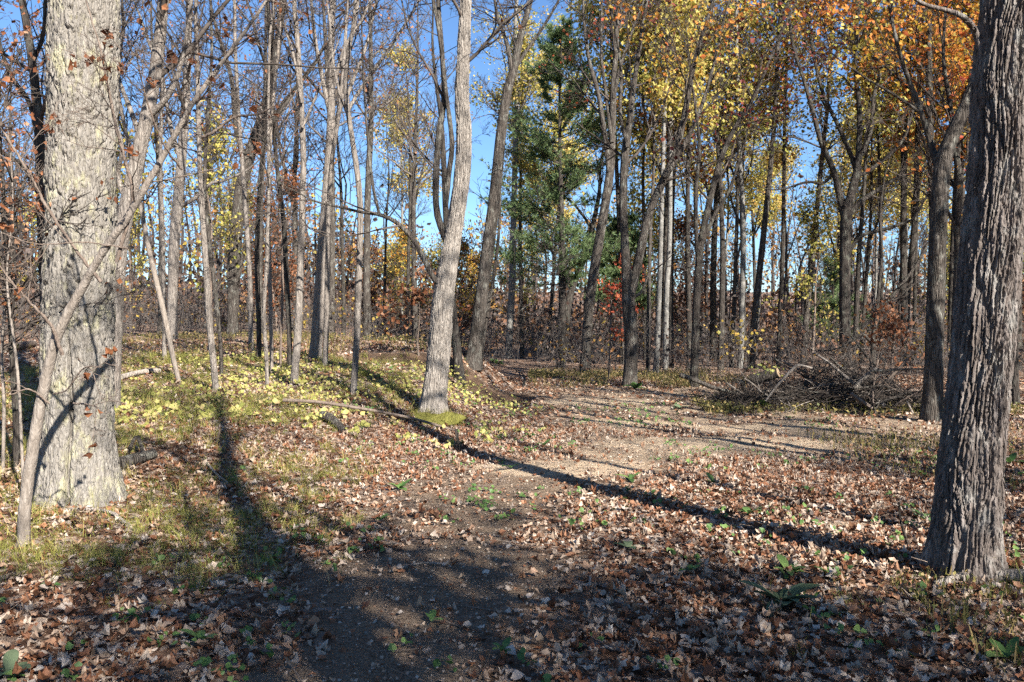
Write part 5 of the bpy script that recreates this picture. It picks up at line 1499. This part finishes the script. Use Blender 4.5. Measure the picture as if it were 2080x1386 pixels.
def brush_pile():
    rng = np.random.default_rng(531)
    d = hit(1670, 838)
    c = at(1665, 835, d + 0.9); c[2] = ground_z(c[0], c[1])
    root = empty('brush_pile', c, 'big tangled heap of cut branches and twigs at the edge of the clearing', 'brush pile')
    hx, hy, hz = 1.95, 0.9, 0.80
    def top(x, y):
        return hz * np.clip(1 - (x / hx) ** 2, 0, 1) ** 0.6 * np.clip(1 - (y / hy) ** 2, 0.05, 1) ** 0.5 * (0.78 + 0.28 * np.sin(x * 2.3 + 0.6) + 0.30 * vnoise(x * 2.6, y * 2.6, 0, 77))
    # separate sticks
    for k in range(95):
        x, y = rng.uniform(-hx, hx) * 0.92, rng.uniform(-hy, hy * 0.5)
        t = top(x, y)
        z = t * rng.uniform(0.3, 1.0)
        L = rng.uniform(0.5, 2.1); a = rng.normal(0, 0.7) + (np.pi if rng.random() < 0.5 else 0)
        D = np.array([[math.cos(a), 0.5 * math.sin(a), rng.normal(0.05, 0.42)]])
        p = walk(rng, np.array([[x, y, z]]) - D * L / 2, D, np.array([L]), 7, 0.10, -0.01)[0]
        p[:, 2] = np.maximum(p[:, 2], 0.02)
        r = rng.uniform(0.008, 0.026) * (2.0 if k < 18 else 1)
        mb = MB(); tubes(mb, p, r * np.linspace(1, 0.5, 7), 6, cap=True)
        P2, T2, R2, u, _ = spawn(rng, p[None], (r * np.linspace(1, 0.5, 7))[None], int(rng.integers(2, 7)), 0.3, 1.0)
        q = walk(rng, P2, splay(rng, T2, 25, 60), rng.uniform(0.2, 0.6, len(P2)), 4, 0.15, 0.02)
        tubes(mb, q, np.full(q.shape[:2], 0.006) * np.array([1.2, 1, 0.8, 0.5]), 4)
        mb.obj('branch', M[['bark_pole', 'bark_dark', 'bark_stem', 'bark_dark', 'bark_grey'][k % 5]], root)
    n = 2300
    x = rng.uniform(-hx, hx, n); y = rng.uniform(-hy, hy, n)
    z = top(x, y) * rng.uniform(0.05, 1.12, n)
    a = rng.uniform(0, 6.283, n)
    D = np.column_stack([np.cos(a), np.sin(a), rng.normal(0.15, 0.45, n)])
    p = walk(rng, np.stack([x, y, z], -1), D, rng.uniform(0.25, 0.9, n), 5, 0.2, 0.0)
    p[..., 2] = np.maximum(p[..., 2], 0.01)
    mb = MB(); tubes(mb, p, np.full(p.shape[:2], 0.0055) * np.linspace(1.2, 0.5, 5), 3)
    t = mb.obj('twigs', M['twig'], root); t['kind'] = 'stuff'
    # pieces that stick out
    def feature(name, label, rows, mat, dd=0.0, cat='branch', sides=10, ext=0):
        Q = px_path(rows, d + dd); S = smooth_path(Q, 24)
        m1 = MB(); tubes(m1, S[:, :3] - S[0, :3], S[:, 3], sides, cap=True)
        o = m1.obj(name, M[mat], loc=S[0, :3])
        tag(o, label, cat)
        return o
    feature('cut_branch', 'thick pale branch jutting up from the right side of the brush pile', [(1735, 790, 10), (1752, 770, 9), (1768, 758, 8), (1781, 748, 6)], 'bark_pole', 0.3)
    feature('cut_branch', 'long thin pole propped level between brush pile and bent-topped trunk', [(1770, 754, 5), (1830, 751, 5), (1885, 750, 4), (1908, 754, 3)], 'bark_grey', 0.2)
    feature('cut_branch', 'reddish cut branch low at the front of the brush pile', [(1728, 800, 8), (1745, 812, 8), (1772, 830, 7)], 'bark_stem', -0.1)
    feature('cut_branch', 'bare white branch slanting across the left half of the brush pile', [(1555, 815, 4), (1580, 782, 5), (1608, 752, 6), (1622, 742, 5), (1650, 748, 4)], 'bark_pole', -0.1)
    feature('cut_branch', 'thin stick leaning against the bent-topped trunk foot', [(1862, 852, 4), (1852, 835, 4), (1842, 815, 3)], 'dead_wood', -0.3)
    # the sawn log with its pale end
    Q = px_path([(1563, 764, 22), (1581, 757, 22)], d + 0.9)
    ax = Q[1, :3] - Q[0, :3]; ax = ax / np.linalg.norm(ax); ax = norm(ax + [0.35, -0.75, 0.1])
    lg = empty('cut_log', Q[1, :3], 'sawn log with pale cut face lying on top of the brush pile', 'log')
    r = Q[1, 3]
    P = np.linspace(-0.55, 0, 8)[:, None] * ax[None]
    m1 = MB(); tubes(m1, P, np.full(8, r) * (1 + 0.03 * rng.normal(0, 1, 8)), 18); m1.obj('bark', M['bark_dark'], lg)
    m2 = MB(); tubes(m2, np.array([ax * -0.002, ax * 0.012]), np.array([r * 0.93, r * 0.90]), 18, cap=True); m2.obj('cut_face', M['cut'], lg)
    # leaves still on one of the branches
    yl = MB(); m = 34
    pp = at(1552, 752, d + 0.5) + rng.normal(0, 1, (m, 3)) * [0.16, 0.1, 0.06]
    cards(yl, pp - pp[0], norm(rng.normal(0, 0.6, (m, 3)) + [0.3, -0.6, 0.6]), rng.uniform(0, 6.28, m), rng.uniform(0.03, 0.075, m), LEAF5_V, LEAF5_F, rng.uniform(0.0, 0.6, m), 0.04, rng)
    o = yl.obj('leafy_sprig', M['leaf_ground'], smooth=False, loc=pp[0])
    tag(o, 'lime green leafy sprig on the brush pile beside the sawn log', 'leaves')
def cut_mat():
    m, nt, out = nodes_of('cut_wood')
    n = noise(nt, mapping(nt, (1, 1, 1)), 40, 4)
    bsdf(nt, out, ramp(nt, [(0.3, (0.30, 0.20, 0.12)), (0.7, (0.46, 0.34, 0.22))], n.outputs['Fac']).outputs['Color'], 0.8, 0.2, n.outputs['Fac'], 0.3, 0.01)
    return m
M['cut'] = cut_mat()
brush_pile()
